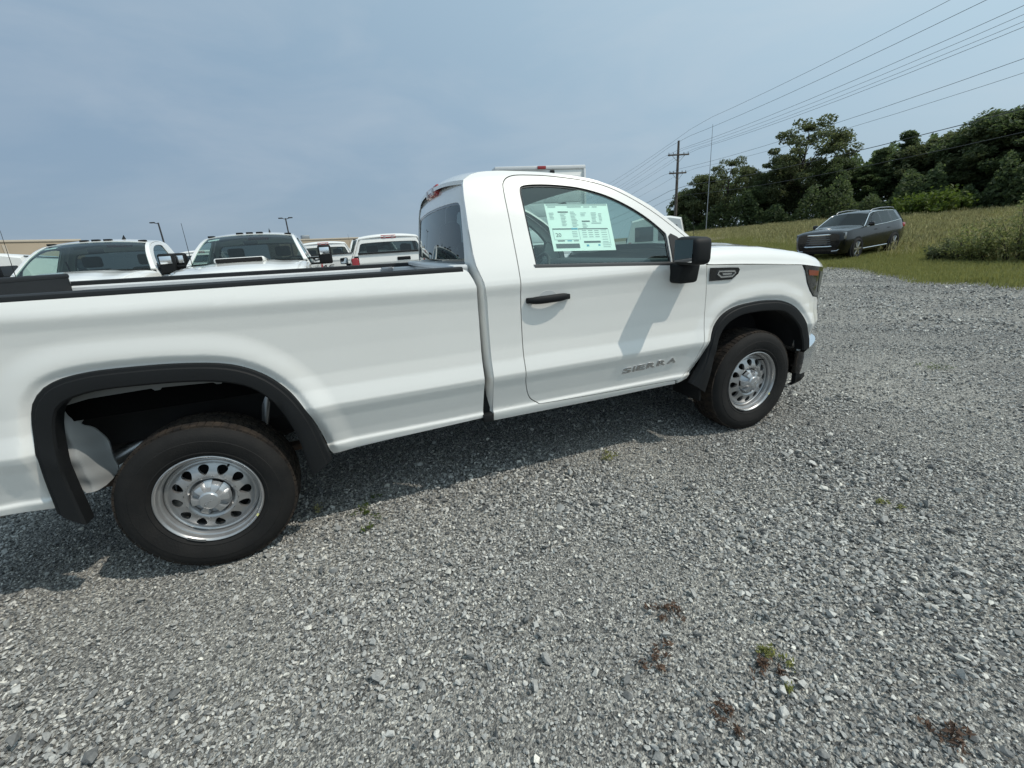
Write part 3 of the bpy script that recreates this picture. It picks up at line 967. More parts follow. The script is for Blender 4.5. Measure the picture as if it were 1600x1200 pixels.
    # antenna on the right front fender
    an = tube('antenna', [(3.02, -.842, 1.375), (3.005, -.843, 1.48), (2.985, -.845, 1.60)], [.0026, .0018, .0012], M['plastic'], P, 6)
    bm = bmesh.new(); add_box(bm, (2.985, -.872, 1.365), (3.12, -.812, 1.398), .012, 2)
    bm_obj('antenna_base', bm, M['plastic'], an)
    # ---- front face
    fa = panel('front_fascia', [(-HALF + .02, .56), (HALF - .02, .56), (HALF - .02, .80), (HALF - .30, .95), (HALF - .34, 1.16), (-HALF + .34, 1.16), (-HALF + .30, .95), (-HALF + .02, .80)], [], lambda A, B, o: wrap_map(A, B, o + .02), frange(-HALF, HALF, .06), frange(.5, 1.2, .08), M['white'], P, .02)
    gr = panel('grille', [(-.62, .66), (.62, .66), (.74, .80), (.74, 1.10), (.66, 1.17), (-.66, 1.17), (-.74, 1.10), (-.74, .80)], [], wrap_map, frange(-.8, .8, .08), frange(.6, 1.2, .08), M['gloss'], P, .02)
    for z in (.76, .86, .96, 1.06):
        panel('grille_bar', [(-.66, z), (.66, z), (.66, z + .045), (-.66, z + .045)], [], wrap_map, frange(-.7, .7, .08), [z + .02], M['chrome'], gr, .015, proud=.018)
    me = text_mesh('GMC', .19, .006); me.materials.clear(); me.materials.append(M['red'])
    g = link(bpy.data.objects.new('emblem', me), gr)
    g.rotation_euler = (math.radians(90), 0, math.radians(90)); g.location = (4.47, -.22, .90)
    bu = panel('front_bumper', [(-HALF + .005, .385), (HALF - .005, .385), (HALF - .005, .562), (HALF - .12, .595), (HALF - .4, .625), (-HALF + .4, .625), (-HALF + .12, .595), (-HALF + .005, .562)], [], lambda A, B, o: wrap_map(A, B, o - .012 * np.sin(np.clip((B - .40) / .2, 0, 1) * math.pi)), frange(-HALF, HALF, .05), frange(.4, .63, .03), M['chrome'], P, .05, proud=.016)
    panel('front_valance', [(-HALF + .03, .27), (HALF - .03, .27), (HALF - .02, .42), (-HALF + .02, .42)], [], lambda A, B, o: wrap_map(A, B, o + .02 + (B < .3) * .03), frange(-HALF, HALF, .06), frange(.25, .45, .05), M['plastic'], P, .03)
    # ---- tailgate and rear bumper
    def tg_map(A, B, o):
        A = np.asarray(A, float); B = np.asarray(B, float)
        x = -1.125 - .012 * ss(1.26, 1.30, B) + .02 * ss(1.28, 1.45, B) - .010 * (1 - ss(.95, 1.0, B))
        return np.stack([x + o, A, B], 1)
    tg = panel('tailgate', [(-.855, .62), (.855, .62), (.855, 1.455), (-.855, 1.455)], [], tg_map, frange(-.855, .855, .09), [.7, .8, .9, .94, .955, .97, .985, 1.0, 1.05, 1.15, 1.25, 1.265, 1.275, 1.285, 1.295, 1.31, 1.35, 1.40, 1.44], M['white'], P, .06, flip=True, back=True)
    box('tailgate_cap', (-1.15, -.86, 1.452), (-1.05, .86, 1.485), M['plastic_dk'], tg, .012)
    box('tailgate_liner', (-1.068, -.845, .90), (-1.056, .845, 1.456), M['plastic_dk'], tg)
    box('tailgate_handle', (-1.150, -.13, 1.315), (-1.115, .13, 1.375), M['plastic'], tg, .012)
    x = -.29
    for c in 'GMC':
        me = text_mesh(c, .17, .004); me.materials.clear(); me.materials.append(M['plastic'])
        o = link(bpy.data.objects.new('letter', me), tg)
        o.rotation_euler = (math.radians(90), 0, math.radians(-90)); o.location = (-1.142, -x, 1.09); o.scale = (1.45, .9, 1)
        x += {'G': .20, 'M': .23, 'C': .18}[c]
    bm = bmesh.new(); add_box(bm, (-1.27, -.95, .44), (-1.06, .95, .60), .03, 3)
    bm_obj('rear_bumper', bm, M['chrome'], P)
    # ---- bed interior
    bm = bmesh.new()
    add_box(bm, (-1.10, -.86, .86), (1.40, .86, .885))
    for i in range(16):
        y = -.80 + i * .1067
        add_box(bm, (-1.10, y - .03, .885), (1.40, y + .03, .898))
    bm_obj('bed_floor', bm, M['bed_inner'], P, smooth=False)
    for sg in (-1, 1):
        V = [(-1.10, sg * .84, .88), (1.40, sg * .84, .88), (1.40, sg * .84, 1.345), (-1.10, sg * .84, 1.385), (1.40, sg * .872, 1.36), (-1.10, sg * .872, 1.40)]
        F = [(0, 1, 2, 3), (3, 2, 4, 5)]
        mesh_obj('bed_inner_wall', V, F, M['bed_inner'], P, smooth=False)
        bm = bmesh.new(); add_box(bm, (-.42, min(sg * .60, sg * .85), .88), (.42, max(sg * .60, sg * .85), 1.12), .06, 3)
        bm_obj('wheel_tub', bm, M['bed_inner'], P)
        for x in (1.15, -.95):
            bm = bmesh.new(); add_box(bm, (x - .05, min(sg * .815, sg * .845), 1.325), (x + .05, max(sg * .815, sg * .845), 1.365), .008)
            bm_obj('tie_down', bm, M['satin'], P)
    bm = bmesh.new()
    add_box(bm, (1.395, -.90, .86), (1.43, .90, 1.37), .006)
    add_box(bm, (1.345, -.90, 1.365), (1.432, .90, 1.398), .012)
    bm_obj('bed_bulkhead', bm, M['bed_inner'], P)
    # ---- cab interior
    box('cab_floor', (1.50, -.885, .485), (3.05, .885, .60), M['under'], P)
    for sg in (-1, 1):
        box('gap_light_stop', (1.436, min(sg * .80, sg * .90), .495), (1.502, max(sg * .80, sg * .90), 1.25), M['plastic'], P)  # added blocker, keeps sun from leaking between bed and cab
        box('gap_plug', (1.428, min(sg * .80, sg * .955), .488), (1.490, max(sg * .80, sg * .955), .535), M['plastic'], P, .004)
    box('firewall', (2.90, -.88, .58), (2.98, .88, 1.25), M['under'], P)
    bm = bmesh.new()
    add_box(bm, (2.62, -.86, 1.02), (2.97, .86, 1.33), .07, 3)
    add_box(bm, (2.56, -.20, .78), (2.80, .20, 1.28), .05, 3)
    bm_obj('dashboard', bm, M['trim_in'], P)
    for y in (-.42, .42):
        bm = bmesh.new()
        add_box(bm, (1.72, y - .29, .72), (2.28, y + .29, .93), .07, 3)
        add_box(bm, (1.58, y - .28, .85), (1.76, y + .28, 1.47), .07, 3)
        st = bm_obj('seat', bm, M['cloth'], P)
        box('headrest', (1.60, y - .14, 1.50), (1.72, y + .14, 1.68), M['cloth'], st, .04, 3)
    bm = bmesh.new()
    add_box(bm, (1.62, -.13, .80), (2.2, .13, 1.08), .05, 3)
    bm_obj('console', bm, M['cloth'], P)
    ring = []
    ctr = Vector((2.42, .42, 1.22)); ax = Vector((-.9, 0, .43)).normalized()
    u = Vector((0, 1, 0)); v = ax.cross(u)
    for k in range(28):
        a = 2 * math.pi * k / 28
        ring.append(ctr + .185 * (math.cos(a) * u + math.sin(a) * v))
    sw = tube('steering_wheel', ring, .016, M['trim_in'], P, 8, True)
    bm = bmesh.new(); add_box(bm, (-.05, -.075, -.06), (.03, .075, .06), .02, 2)
    for vv in bm.verts: vv.co = ctr + ax * vv.co.x * -1 + u * vv.co.y + v * vv.co.z
    add_box(bm, (2.40, .25, 1.20), (2.425, .59, 1.225), .006)
    bm_obj('steering_hub', bm, M['trim_in'], sw)
    tube('steering_column', [(2.43, .42, 1.21), (2.75, .42, 1.06)], .035, M['trim_in'], sw)
    bm = bmesh.new(); add_box(bm, (2.42, -.11, 1.70), (2.455, .11, 1.765), .012, 2)
    bm_obj('rear_view_mirror', bm, M['plastic'], P)
    for sg in (-1, 1):
        tube('seat_belt', [(1.66, sg * .80, 1.62), (1.64, sg * .78, 1.2), (1.70, sg * .72, .85)], [.012, .014, .014], M['plastic'], P, 5)
    # ---- underbody
    box('transmission', (2.1, -.20, .40), (3.2, .20, .70), M['frame'], P, .05)
    box('engine_block', (3.15, -.40, .42), (4.1, .40, 1.15), M['under'], P, .05)
    tube('driveshaft', [(.12, 0, .42), (2.15, 0, .52)], .045, M['frame'], P, 10)
    bm = bmesh.new()
    V, F = tube_data([(0, -.86, .385), (0, -.18, .385), (0, 0, .385), (0, .18, .385), (0, .86, .385)], [.045, .055, .14, .055, .045], 12)
    mesh_obj('rear_axle', V, F, M['rust'], P)
    tube('exhaust_pipe', [(2.4, -.36, .44), (1.2, -.36, .46), (.65, -.38, .50), (.2, -.40, .70), (-.3, -.52, .62), (-.62, -.72, .50), (-.95, -.86, .47)], .035, M['satin'], P, 10)
    tube('front_axle', [(WB, -.85, .385), (WB, -.40, .42), (WB, .40, .42), (WB, .85, .385)], .04, M['frame'], P, 8)
    box('fuel_tank', (.95, .10, .42), (2.0, .48, .60), M['under'], P, .04)
    tube('spare_wheel', [(-.66 + .30 * math.cos(a), .30 * math.sin(a), .56) for a in np.linspace(0, 2 * math.pi, 25)[:-1]], .09, M['rubber'], P, 8, True)
    return T

HERO = make_pickup('pickup_truck', 'white two-door pickup truck filling the foreground, side badge and window sticker facing the camera')

# window sticker, stuck to the inside of the right door glass
def sticker(parent):
    f = side(-1)
    def smap(A, B, off):
        # A,B in 0..1 on the sheet
        A = np.asarray(A, float); B = np.asarray(B, float)
        x = (1 - B) * (1.942 + A * .411) + B * (1.944 + A * .419) 
        z = (1 - A) * (1.433 + B * .263) + A * (1.415 + B * .270)
        return f(x, z, off + .020)
    def rect(a0, b0, a1, b1): return [(a0, b0), (a1, b0), (a1, b1), (a0, b1)]
    sh = panel('window_sticker', rect(0, 0, 1, 1), [], smap, frange(0, 1, .1), frange(0, 1, .1), M['paper'], parent, 0)
    def ink(a0, b0, a1, b1, m='ink_lt', nm='printed_line'):
        panel(nm, rect(a0, b0, a1, b1), [], smap, [.25, .5, .75], [], M[m], sh, 0, proud=.0012)
    ink(.02, .965, .985, .998, 'ink_lt', 'printed_border')
    ink(.04, .925, .16, .95, 'ink_lt'); ink(.34, .925, .56, .95); ink(.60, .925, .70, .945); ink(.74, .925, .82, .945)
    ink(.18, .815, .34, .84, 'ink')
    for (a, wd, top, n) in ((.21, .10, .78, 9), (.37, .10, .82, 11), (.53, .10, .80, 3), (.53, .09, .52 + .06, 4), (.70, .10, .80, 7), (.82, .06, .78, 6), (.04, .08, .80, 5)):
        for i in range(n):
            z = top - i * .031
            ink(a, z, a + wd * random.uniform(.6, 1.0), z + .013)
    ink(.53, .615, .66, .64, 'ink')
    ink(.68, .575, .84, .595)
    ink(.045, .455, .34, .48, 'ink'); ink(.34, .45, .44, .485, 'ink_bl'); ink(.445, .455, .93, .475, 'ink')
    ink(.045, .235, .43, .245); ink(.45, .235, .455, .45); ink(.045, .245, .05, .45); ink(.93, .10, .935, .45)
    for i in range(4): ink(.34, .40 - i * .035, .42, .412 - i * .035)
    for j in range(3):
        for i in range(4): ink(.50 + j * .10, .42 - i * .045, .57 + j * .10, .435 - i * .045)
    for i in range(6): ink(.81, .43 - i * .05, .90, .442 - i * .05)
    ink(.09, .205, .20, .225, 'ink'); ink(.24, .205, .31, .225, 'ink_bl'); ink(.34, .205, .42, .22, 'ink')
    ink(.05, .06, .42, .155, 'ink'); ink(.50, .165, .77, .205, 'ink')
    ink(.53, .09, .57, .13, 'ink_bl'); ink(.72, .10, .755, .13, 'ink_bl')
    for i in range(3): ink(.80, .07 + i * .04, .92, .082 + i * .04)
    me = text_mesh('20', .18)
    co = np.array([v.co[:] for v in me.vertices])
    q = smap(.075 + co[:, 0] / .24 * .12, .30 + co[:, 1] / .14 * .09, -.0012)
    for v, w in zip(me.vertices, q): v.co = Vector(w)
    me.materials.clear(); me.materials.append(M['ink'])
    link(bpy.data.objects.new('printed_number', me), sh)
    for v in (): pass
    st = sh
    tag(st, 'pale green-white price sheet with printed columns stuck inside the door window of the foreground truck', 'sticker')
    return st
STICKER = sticker(None)
ROLL_T = Matrix.Translation((0, -.965, 0)) @ Matrix.Rotation(math.radians(.9), 4, 'X') @ Matrix.Translation((0, .965, 0))
HERO.matrix_world = ROLL_T
STICKER.matrix_world = ROLL_T

# ================================================================== ground
def HG(x, y):
    x = np.asarray(x, float); y = np.asarray(y, float)
    r1 = np.clip(x - 13.2, 0, 70); r2 = np.clip(y - 4.5, 0, 30)
    return .034 * r1 * r1 / (r1 + .9) + .030 * r2 * r2 / (r2 + 2.0)
def hg(x, y): return float(HG(x, y))
def edge_x(y):
    y = np.asarray(y, float)
    return np.where(y > 1.7, 14.0 + .55 * (y - 1.7), 14.0 + .25 * (y - 1.7)) + .25 * np.sin(y * 1.3) + .15 * np.sin(y * 3.1 + 1)

def grid_axis(lo, hi, n0, n1, step, far):
    a = list(np.arange(n0, n1 + 1e-6, step))
    g = step
    x = n0
    while x > lo:
        g *= 1.35; x -= g; a.insert(0, max(x, lo))
    g = step; x = n1
    while x < hi:
        g *= 1.35; x += g; a.append(min(x, hi))
    return a

def height_sheet(name, xs, ys, material, dz=0.0, mask=None, jitter=0.0):
    X, Y = np.meshgrid(xs, ys, indexing='ij')
    Z = HG(X, Y) + dz
    if jitter:
        Z = Z + jitter * (np.sin(X * 1.7 + Y * .6) * np.sin(Y * 1.3 - X * .4) + .6 * np.sin(X * 3.1 - 1) * np.sin(Y * 2.7 + 2))
    V = np.stack([X, Y, Z], -1).reshape(-1, 3)
    nx, ny = X.shape
    F = [(i * ny + j, (i + 1) * ny + j, (i + 1) * ny + j + 1, i * ny + j + 1) for i in range(nx - 1) for j in range(ny - 1)]
    o = mesh_obj(name, V, F, material, None, True, 180)
    return tag(o, kind='structure')

def gravel_material():
    m, nt, b = new_mat('gravel_bed')
    N, L = nt.nodes, nt.links
    tcn = N.new('ShaderNodeTexCoord')
    v = N.new('ShaderNodeTexVoronoi'); v.inputs['Scale'].default_value = 115
    v2 = N.new('ShaderNodeTexVoronoi'); v2.inputs['Scale'].default_value = 150
    r = N.new('ShaderNodeValToRGB')
    els = r.color_ramp.elements
    els[0].position = 0.0; els[0].color = (.085, .087, .088, 1)
    els[1].position = 1.0; els[1].color = (.60, .59, .55, 1)
    e = els.new(.35); e.color = (.22, .219, .212, 1)
    e = els.new(.80); e.color = (.36, .356, .342, 1)
    sep = N.new('ShaderNodeSeparateColor')
    big = N.new('ShaderNodeTexNoise'); big.inputs['Scale'].default_value = .55; big.inputs['Detail'].default_value = 4
    rb = N.new('ShaderNodeValToRGB')
    rb.color_ramp.elements[0].position = .38; rb.color_ramp.elements[0].color = (.80, .79, .77, 1)
    rb.color_ramp.elements[1].position = .66; rb.color_ramp.elements[1].color = (1.14, 1.12, 1.06, 1)
    mul = N.new('ShaderNodeMixRGB'); mul.blend_type = 'MULTIPLY'; mul.inputs['Fac'].default_value = 1
    bp = N.new('ShaderNodeBump'); bp.inputs['Strength'].default_value = .8; bp.inputs['Distance'].default_value = .012
    for q in (v, v2, big): L.new(tcn.outputs['Object'], q.inputs['Vector'])
    L.new(v.outputs['Color'], sep.inputs['Color'])
    L.new(sep.outputs['Red'], r.inputs['Fac'])
    L.new(big.outputs['Fac'], rb.inputs['Fac'])
    L.new(r.outputs['Color'], mul.inputs['Color1'])
    L.new(rb.outputs['Color'], mul.inputs['Color2'])
    L.new(mul.outputs['Color'], b.inputs['Base Color'])
    L.new(v2.outputs['Distance'], bp.inputs['Height'])
    L.new(bp.outputs['Normal'], b.inputs['Normal'])
    b.inputs['Roughness'].default_value = .92
    b.inputs['Specular IOR Level'].default_value = .2
    return m

def stone_material():
    m, nt, b = new_mat('gravel_stone')
    N, L = nt.nodes, nt.links
    oi = N.new('ShaderNodeObjectInfo')
    r = N.new('ShaderNodeValToRGB')
    els = r.color_ramp.elements
    els[0].position = 0.0; els[0].color = (.080, .084, .088, 1)
    els[1].position = 1.0; els[1].color = (.78, .76, .70, 1)
    for p, c in ((.14, (.175, .178, .178)), (.45, (.315, .317, .310)), (.78, (.46, .46, .445)), (.92, (.56, .553, .53)), (.962, (.60, .585, .545))):
        e = els.new(p); e.color = (*c, 1)
    tcn = N.new('ShaderNodeTexCoord')
    n = N.new('ShaderNodeTexNoise'); n.inputs['Scale'].default_value = 3.0; n.inputs['Detail'].default_value = 5
    rb = N.new('ShaderNodeValToRGB')
    rb.color_ramp.elements[0].position = .3; rb.color_ramp.elements[0].color = (.72, .72, .72, 1)
    rb.color_ramp.elements[1].position = .7; rb.color_ramp.elements[1].color = (1.15, 1.14, 1.10, 1)
    mul = N.new('ShaderNodeMixRGB'); mul.blend_type = 'MULTIPLY'; mul.inputs['Fac'].default_value = 1
    L.new(oi.outputs['Random'], r.inputs['Fac'])
    L.new(tcn.outputs['Object'], n.inputs['Vector'])
    L.new(n.outputs['Fac'], rb.inputs['Fac'])
    L.new(r.outputs['Color'], mul.inputs['Color1']); L.new(rb.outputs['Color'], mul.inputs['Color2'])
    L.new(mul.outputs['Color'], b.inputs['Base Color'])
    b.inputs['Roughness'].default_value = .8
    b.inputs['Specular IOR Level'].default_value = .3
    return m

M['gravel'] = gravel_material()
M['stone'] = stone_material()
M['soil'] = mat('meadow_soil', (.085, .085, .032), .95, col2=(.15, .115, .05), vscale=.35)

height_sheet('ground', grid_axis(-600, 900, -16, 64, 1.6, 1), grid_axis(-500, 900, -10, 48, 1.6, 1), M['gravel'])
ys = grid_axis(-300, 700, -12, 48, .4, 1)
V, F = [], []
offs = [0, .15, .4, .8, 1.5, 3, 5, 8, 12, 17, 23, 30, 38, 47, 60, 90, 160, 300, 600]
for y in ys:
    for o_ in offs:
        x = float(edge_x(y)) + o_ if abs(y) < 60 else 14.0 + .55 * y * (y > 0) * .6 + o_
        V.append((x, y, hg(x, y) + .004 + .03 * min(1, o_ / .6)))
n = len(offs)
for i in range(len(ys) - 1):
    for j in range(n - 1):
        F.append((i * n + j, i * n + j + 1, (i + 1) * n + j + 1, (i + 1) * n + j))
tag(mesh_obj('grass_field', V, F, M['soil'], None, True, 180), kind='structure')

# ------------------------------------------------------------------ scatter of loose things nobody could count
def scatter(name, pts, rots, scl, protos, label, cat):
    coll = bpy.data.collections.new(name + '_kinds')
    for p in protos: coll.objects.link(p)
    me = bpy.data.meshes.new(name)
    me.from_pydata([tuple(p) for p in pts], [], [])
    n = len(pts)
    a = me.attributes.new('rot', 'FLOAT_VECTOR', 'POINT'); a.data.foreach_set('vector', np.asarray(rots, np.float32).ravel())
    a = me.attributes.new('scl', 'FLOAT_VECTOR', 'POINT'); a.data.foreach_set('vector', np.asarray(scl, np.float32).ravel())
    a = me.attributes.new('idx', 'INT', 'POINT'); a.data.foreach_set('value', RNG.integers(0, len(protos), n).astype(np.int32))
    o = link(bpy.data.objects.new(name, me))
    ng = bpy.data.node_groups.new(name, 'GeometryNodeTree')
    ng.interface.new_socket('Geometry', in_out='INPUT', socket_type='NodeSocketGeometry')
    ng.interface.new_socket('Geometry', in_out='OUTPUT', socket_type='NodeSocketGeometry')
    N, L = ng.nodes, ng.links
    gi, go = N.new('NodeGroupInput'), N.new('NodeGroupOutput')
    ip = N.new('GeometryNodeInstanceOnPoints'); ci = N.new('GeometryNodeCollectionInfo')
    ci.inputs['Collection'].default_value = coll
    ci.inputs['Separate Children'].default_value = True
    ci.inputs['Reset Children'].default_value = True
    ip.inputs['Pick Instance'].default_value = True
    def attr(nm, t):
        q = N.new('GeometryNodeInputNamedAttribute'); q.data_type = t; q.inputs['Name'].default_value = nm
        return q.outputs['Attribute']
    er = N.new('FunctionNodeEulerToRotation')
    L.new(gi.outputs[0], ip.inputs['Points']); L.new(ci.outputs[0], ip.inputs['Instance'])
    L.new(attr('idx', 'INT'), ip.inputs['Instance Index'])
    L.new(attr('rot', 'FLOAT_VECTOR'), er.inputs[0]); L.new(er.outputs[0], ip.inputs['Rotation'])
    L.new(attr('scl', 'FLOAT_VECTOR'), ip.inputs['Scale'])
    L.new(ip.outputs[0], go.inputs[0])
    md = o.modifiers.new('scatter', 'NODES'); md.node_group = ng
    return tag(o, label, cat, kind='stuff')

def stone_proto(i):
    bm = bmesh.new()
    k = 11
    for q in range(k):
        v = RNG.normal(size=3); v /= np.linalg.norm(v)
        bm.verts.new(tuple(v * RNG.uniform(.85, 1.1)))
    bmesh.ops.convex_hull(bm, input=bm.verts)
    loose = [v for v in bm.verts if not v.link_faces]
    bmesh.ops.delete(bm, geom=loose, context='VERTS')
    me = bpy.data.meshes.new('stone')
    bm.to_mesh(me); bm.free()
    me.materials.append(M['stone'])
    return bpy.data.objects.new('stone', me)

def wedge(n, r0, r1, a0, a1):
    r = np.sqrt(RNG.uniform(r0 * r0, r1 * r1, n)); a = RNG.uniform(a0, a1, n)
    return np.stack([CAM.x + r * np.sin(a), CAM.y + r * np.cos(a)], 1)

def gravel_points():
    out_ = []
    D = math.radians
    for n, r0, r1, a0, a1, smin, smax in ((270000, .35, 4.6, D(-80), D(125), .0045, .0118), (12000, .35, 4.6, D(-80), D(125), .0100, .0175), (1100, .35, 4.6, D(-80), D(125), .018, .027),
                                         (110000, 4.6, 8.5, D(-45), D(110), .0060, .0165), (60000, 8.5, 19, D(35), D(95), .011, .027)):
        p = wedge(n, r0, r1, a0, a1)
        p = p[p[:, 0] < edge_x(p[:, 1]) + .6]
        s = smin + (smax - smin) * RNG.beta(1.3, 2.6, len(p))
        # packed, finer patches and wheel tracks
        pk = np.sin(p[:, 0] * 1.9 + 1.3 * np.sin(p[:, 1] * 1.1)) * np.sin(p[:, 1] * 2.3 + .9 * np.sin(p[:, 0] * .8 + 1)) + .5 * np.sin(p[:, 0] * 4.3 + p[:, 1] * 3.1)
        s = s * np.where(pk > .35, .82, 1.0) * np.where(pk < -.55, 1.22, 1.0)
        keep = (pk < .35) | (RNG.uniform(size=len(p)) < .82)
        for wx in (0, WB):     # stones do not stand inside the tyres
            keep &= ~((abs(p[:, 0] - wx) < .10) & (p[:, 1] > -1.0) & (p[:, 1] < -.72))
        out_.append((p[keep], s[keep]))
    P2 = np.concatenate([q[0] for q in out_]); S = np.concatenate([q[1] for q in out_])
    z = HG(P2[:, 0], P2[:, 1]) + S * RNG.uniform(-.35, 1.15, len(S))
    P3 = np.column_stack([P2, z])
    rot = np.column_stack([RNG.normal(0, .45, len(S)), RNG.normal(0, .45, len(S)), RNG.uniform(0, 6.28, len(S))])
    scl = np.column_stack([S * RNG.uniform(.9, 1.35, len(S)), S * RNG.uniform(.65, 1.05, len(S)), S * RNG.uniform(.35, .75, len(S))])
    return P3, rot, scl
p3, r3, s3 = gravel_points()
scatter('gravel', p3, r3, s3, [stone_proto(i) for i in range(10)], 'loose grey crushed stone covering the lot in front of the trucks', 'gravel')

# ------------------------------------------------------------------ foliage
def leaf_mat(name, c1, c2, trans=.42, rough=.55):
    m, nt, b = new_mat(name)
    N, L = nt.nodes, nt.links
    o = N['Material Output']
    geo = N.new('ShaderNodeNewGeometry')
    r = N.new('ShaderNodeValToRGB')
    r.color_ramp.elements[0].color = (*c1, 1); r.color_ramp.elements[1].color = (*c2, 1)
    L.new(geo.outputs['Random Per Island'], r.inputs['Fac'])
    L.new(r.outputs['Color'], b.inputs['Base Color'])
    b.inputs['Roughness'].default_value = rough
    b.inputs['Specular IOR Level'].default_value = .25
    t = N.new('ShaderNodeBsdfTranslucent')
    hs = N.new('ShaderNodeHueSaturation'); hs.inputs['Value'].default_value = 1.5; hs.inputs['Saturation'].default_value = 1.1
    L.new(r.outputs['Color'], hs.inputs['Color']); L.new(hs.outputs['Color'], t.inputs['Color'])
    mx = N.new('ShaderNodeMixShader'); mx.inputs['Fac'].default_value = trans
    L.new(b.outputs['BSDF'], mx.inputs[1]); L.new(t.outputs['BSDF'], mx.inputs[2]); L.new(mx.outputs['Shader'], o.inputs['Surface'])
    return m
M['leaf_a'] = leaf_mat('dark_foliage', (.046, .066, .032), (.115, .150, .065))
M['leaf_b'] = leaf_mat('mid_foliage', (.052, .078, .032), (.125, .165, .065))
M['leaf_c'] = leaf_mat('olive_foliage', (.058, .074, .036), (.135, .155, .072))
M['leaf_g'] = leaf_mat('bright_foliage', (.060, .090, .020), (.120, .160, .040))
M['leaf_w'] = leaf_mat('weed_foliage', (.11, .13, .045), (.24, .255, .11))
M['bark'] = mat('bark', (.060, .050, .040), .9, col2=(.030, .026, .022), vscale=4, bump=.6, bscale=14)
M['grass_g'] = leaf_mat('green_grass', (.13, .145, .045), (.27, .27, .10), .3, .7)
M['grass_b'] = leaf_mat('dry_grass', (.23, .215, .10), (.45, .415, .22), .3, .8)
M['weed_r'] = leaf_mat('red_weed', (.075, .048, .036), (.15, .095, .065), .2, .7)

def leaves(centres, sizes, up=.35, elong=1.5):
    """one quad per leaf spray, bent along its middle, as one vertex/face list"""
    n = len(centres)
    C_ = np.asarray(centres)
    nrm = RNG.normal(size=(n, 3)); nrm[:, 2] = np.abs(nrm[:, 2]) + up
    nrm /= np.linalg.norm(nrm, axis=1, keepdims=True)
    t = RNG.normal(size=(n, 3)); t -= (t * nrm).sum(1, keepdims=True) * nrm
    t /= np.linalg.norm(t, axis=1, keepdims=True)
    b = np.cross(nrm, t)
    s = np.asarray(sizes)[:, None]
    V = np.stack([C_ - t * s * elong * .5, C_ + b * s * .42 + nrm * s * .12, C_ + t * s * elong * .5, C_ - b * s * .42 + nrm * s * .12], 1).reshape(-1, 3)
    i = np.arange(n)[:, None] * 4
    F = np.concatenate([i + np.array([[0, 1, 2]]), i + np.array([[0, 2, 3]])])
    return V, F

def tree_proto(seed, H, R, base, shape, lm, nclump, per, lsize, open_=0.0):
    """trunk with limbs + crown of leaf sprays gathered in clumps at the limb ends"""
    rs = np.random.default_rng(seed)
    t = bpy.data.objects.new('tree', None); link(t)
    V, F = [], []
    def add(path, rad, n=7):
        v, f = tube_data(path, rad, n)
        k = len(V); V.extend(v); F.extend([tuple(i + k for i in q) for q in f])
    lean = rs.normal(0, .03, 2) * H
    trunk = [(0, 0, -.3), (lean[0] * .2, lean[1] * .2, H * .3), (lean[0] * .6, lean[1] * .6, H * .6), (lean[0], lean[1], H * .9)]
    add(trunk, [H * .022, H * .017, H * .011, H * .004], 9)
    cl = []
    for i in range(nclump):
        u = rs.uniform(0, 1)
        z = base + (1 - base) * (u ** .85)
        prof = shape(z)
        a = rs.uniform(0, 2 * math.pi); rr = R * prof * math.sqrt(rs.uniform(.08, 1)) * (1 + .25 * math.sin(3 * a + seed))
        c = np.array([lean[0] * z + rr * math.cos(a), lean[1] * z + rr * math.sin(a), z * H * rs.uniform(.95, 1.0)])
        cl.append(c)
        if i % 3 == 0:
            z0 = max(.12, z - .22) * H
            p0 = np.array([lean[0] * z0 / H, lean[1] * z0 / H, z0])
            mid = p0 * .45 + c * .55 + np.array([0, 0, -.03 * H])
            add([tuple(p0), tuple(mid), tuple(c)], [H * .007, H * .004, H * .0015], 5)
    tr = mesh_obj('trunk', V, F, M['bark'], t, True, 60)
    P = []
    for c in cl:
        k = int(per * rs.uniform(.5, 1.4))
        q = rs.normal(0, 1, (k, 3)); q /= np.maximum(np.linalg.norm(q, axis=1, keepdims=True), .3)
        q *= rs.uniform(.2, 1, (k, 1)) ** .6 * np.array([1, 1, .6]) * R * rs.uniform(.16, .30) * (1 - open_ * .4)
        P.append(c + q)
    P = np.concatenate(P)
    LV, LF = leaves(P, rs.uniform(.6, 1.3, len(P)) * lsize)
    cr = mesh_obj('crown', LV, LF, lm, t, smooth=False)
    return t

def sh_round(z): return max(.15, math.sin(math.pi * min(1, max(0.04, (z - .02))) ** 1.1) ** .6)
def sh_cone(z): return max(.08, (1.02 - z)) ** .8
def sh_vase(z): return .35 + .75 * math.sin(math.pi * min(1, max(0, (z - .25) / .78))) ** .7
PROTO = [tree_proto(3, 12, 4.6, .08, sh_round, M['leaf_a'], 150, 190, .25),
         tree_proto(8, 12, 3.9, .06, sh_round, M['leaf_b'], 145, 190, .24),
         tree_proto(15, 12, 3.2, .05, sh_cone, M['leaf_a'], 110, 170, .23),
         tree_proto(21, 12, 4.8, .18, sh_vase, M['leaf_c'], 90, 140, .23, .5),
         tree_proto(33, 12, 5.2, .04, sh_round, M['leaf_c'], 160, 190, .25)]

def ray(u, v):
    d = fw + r2 * ((u - 800) / FPX) + d2 * ((v - 600) / FPX)
    return d
def at(u, v, depth): return CAM + ray(u, v) * depth

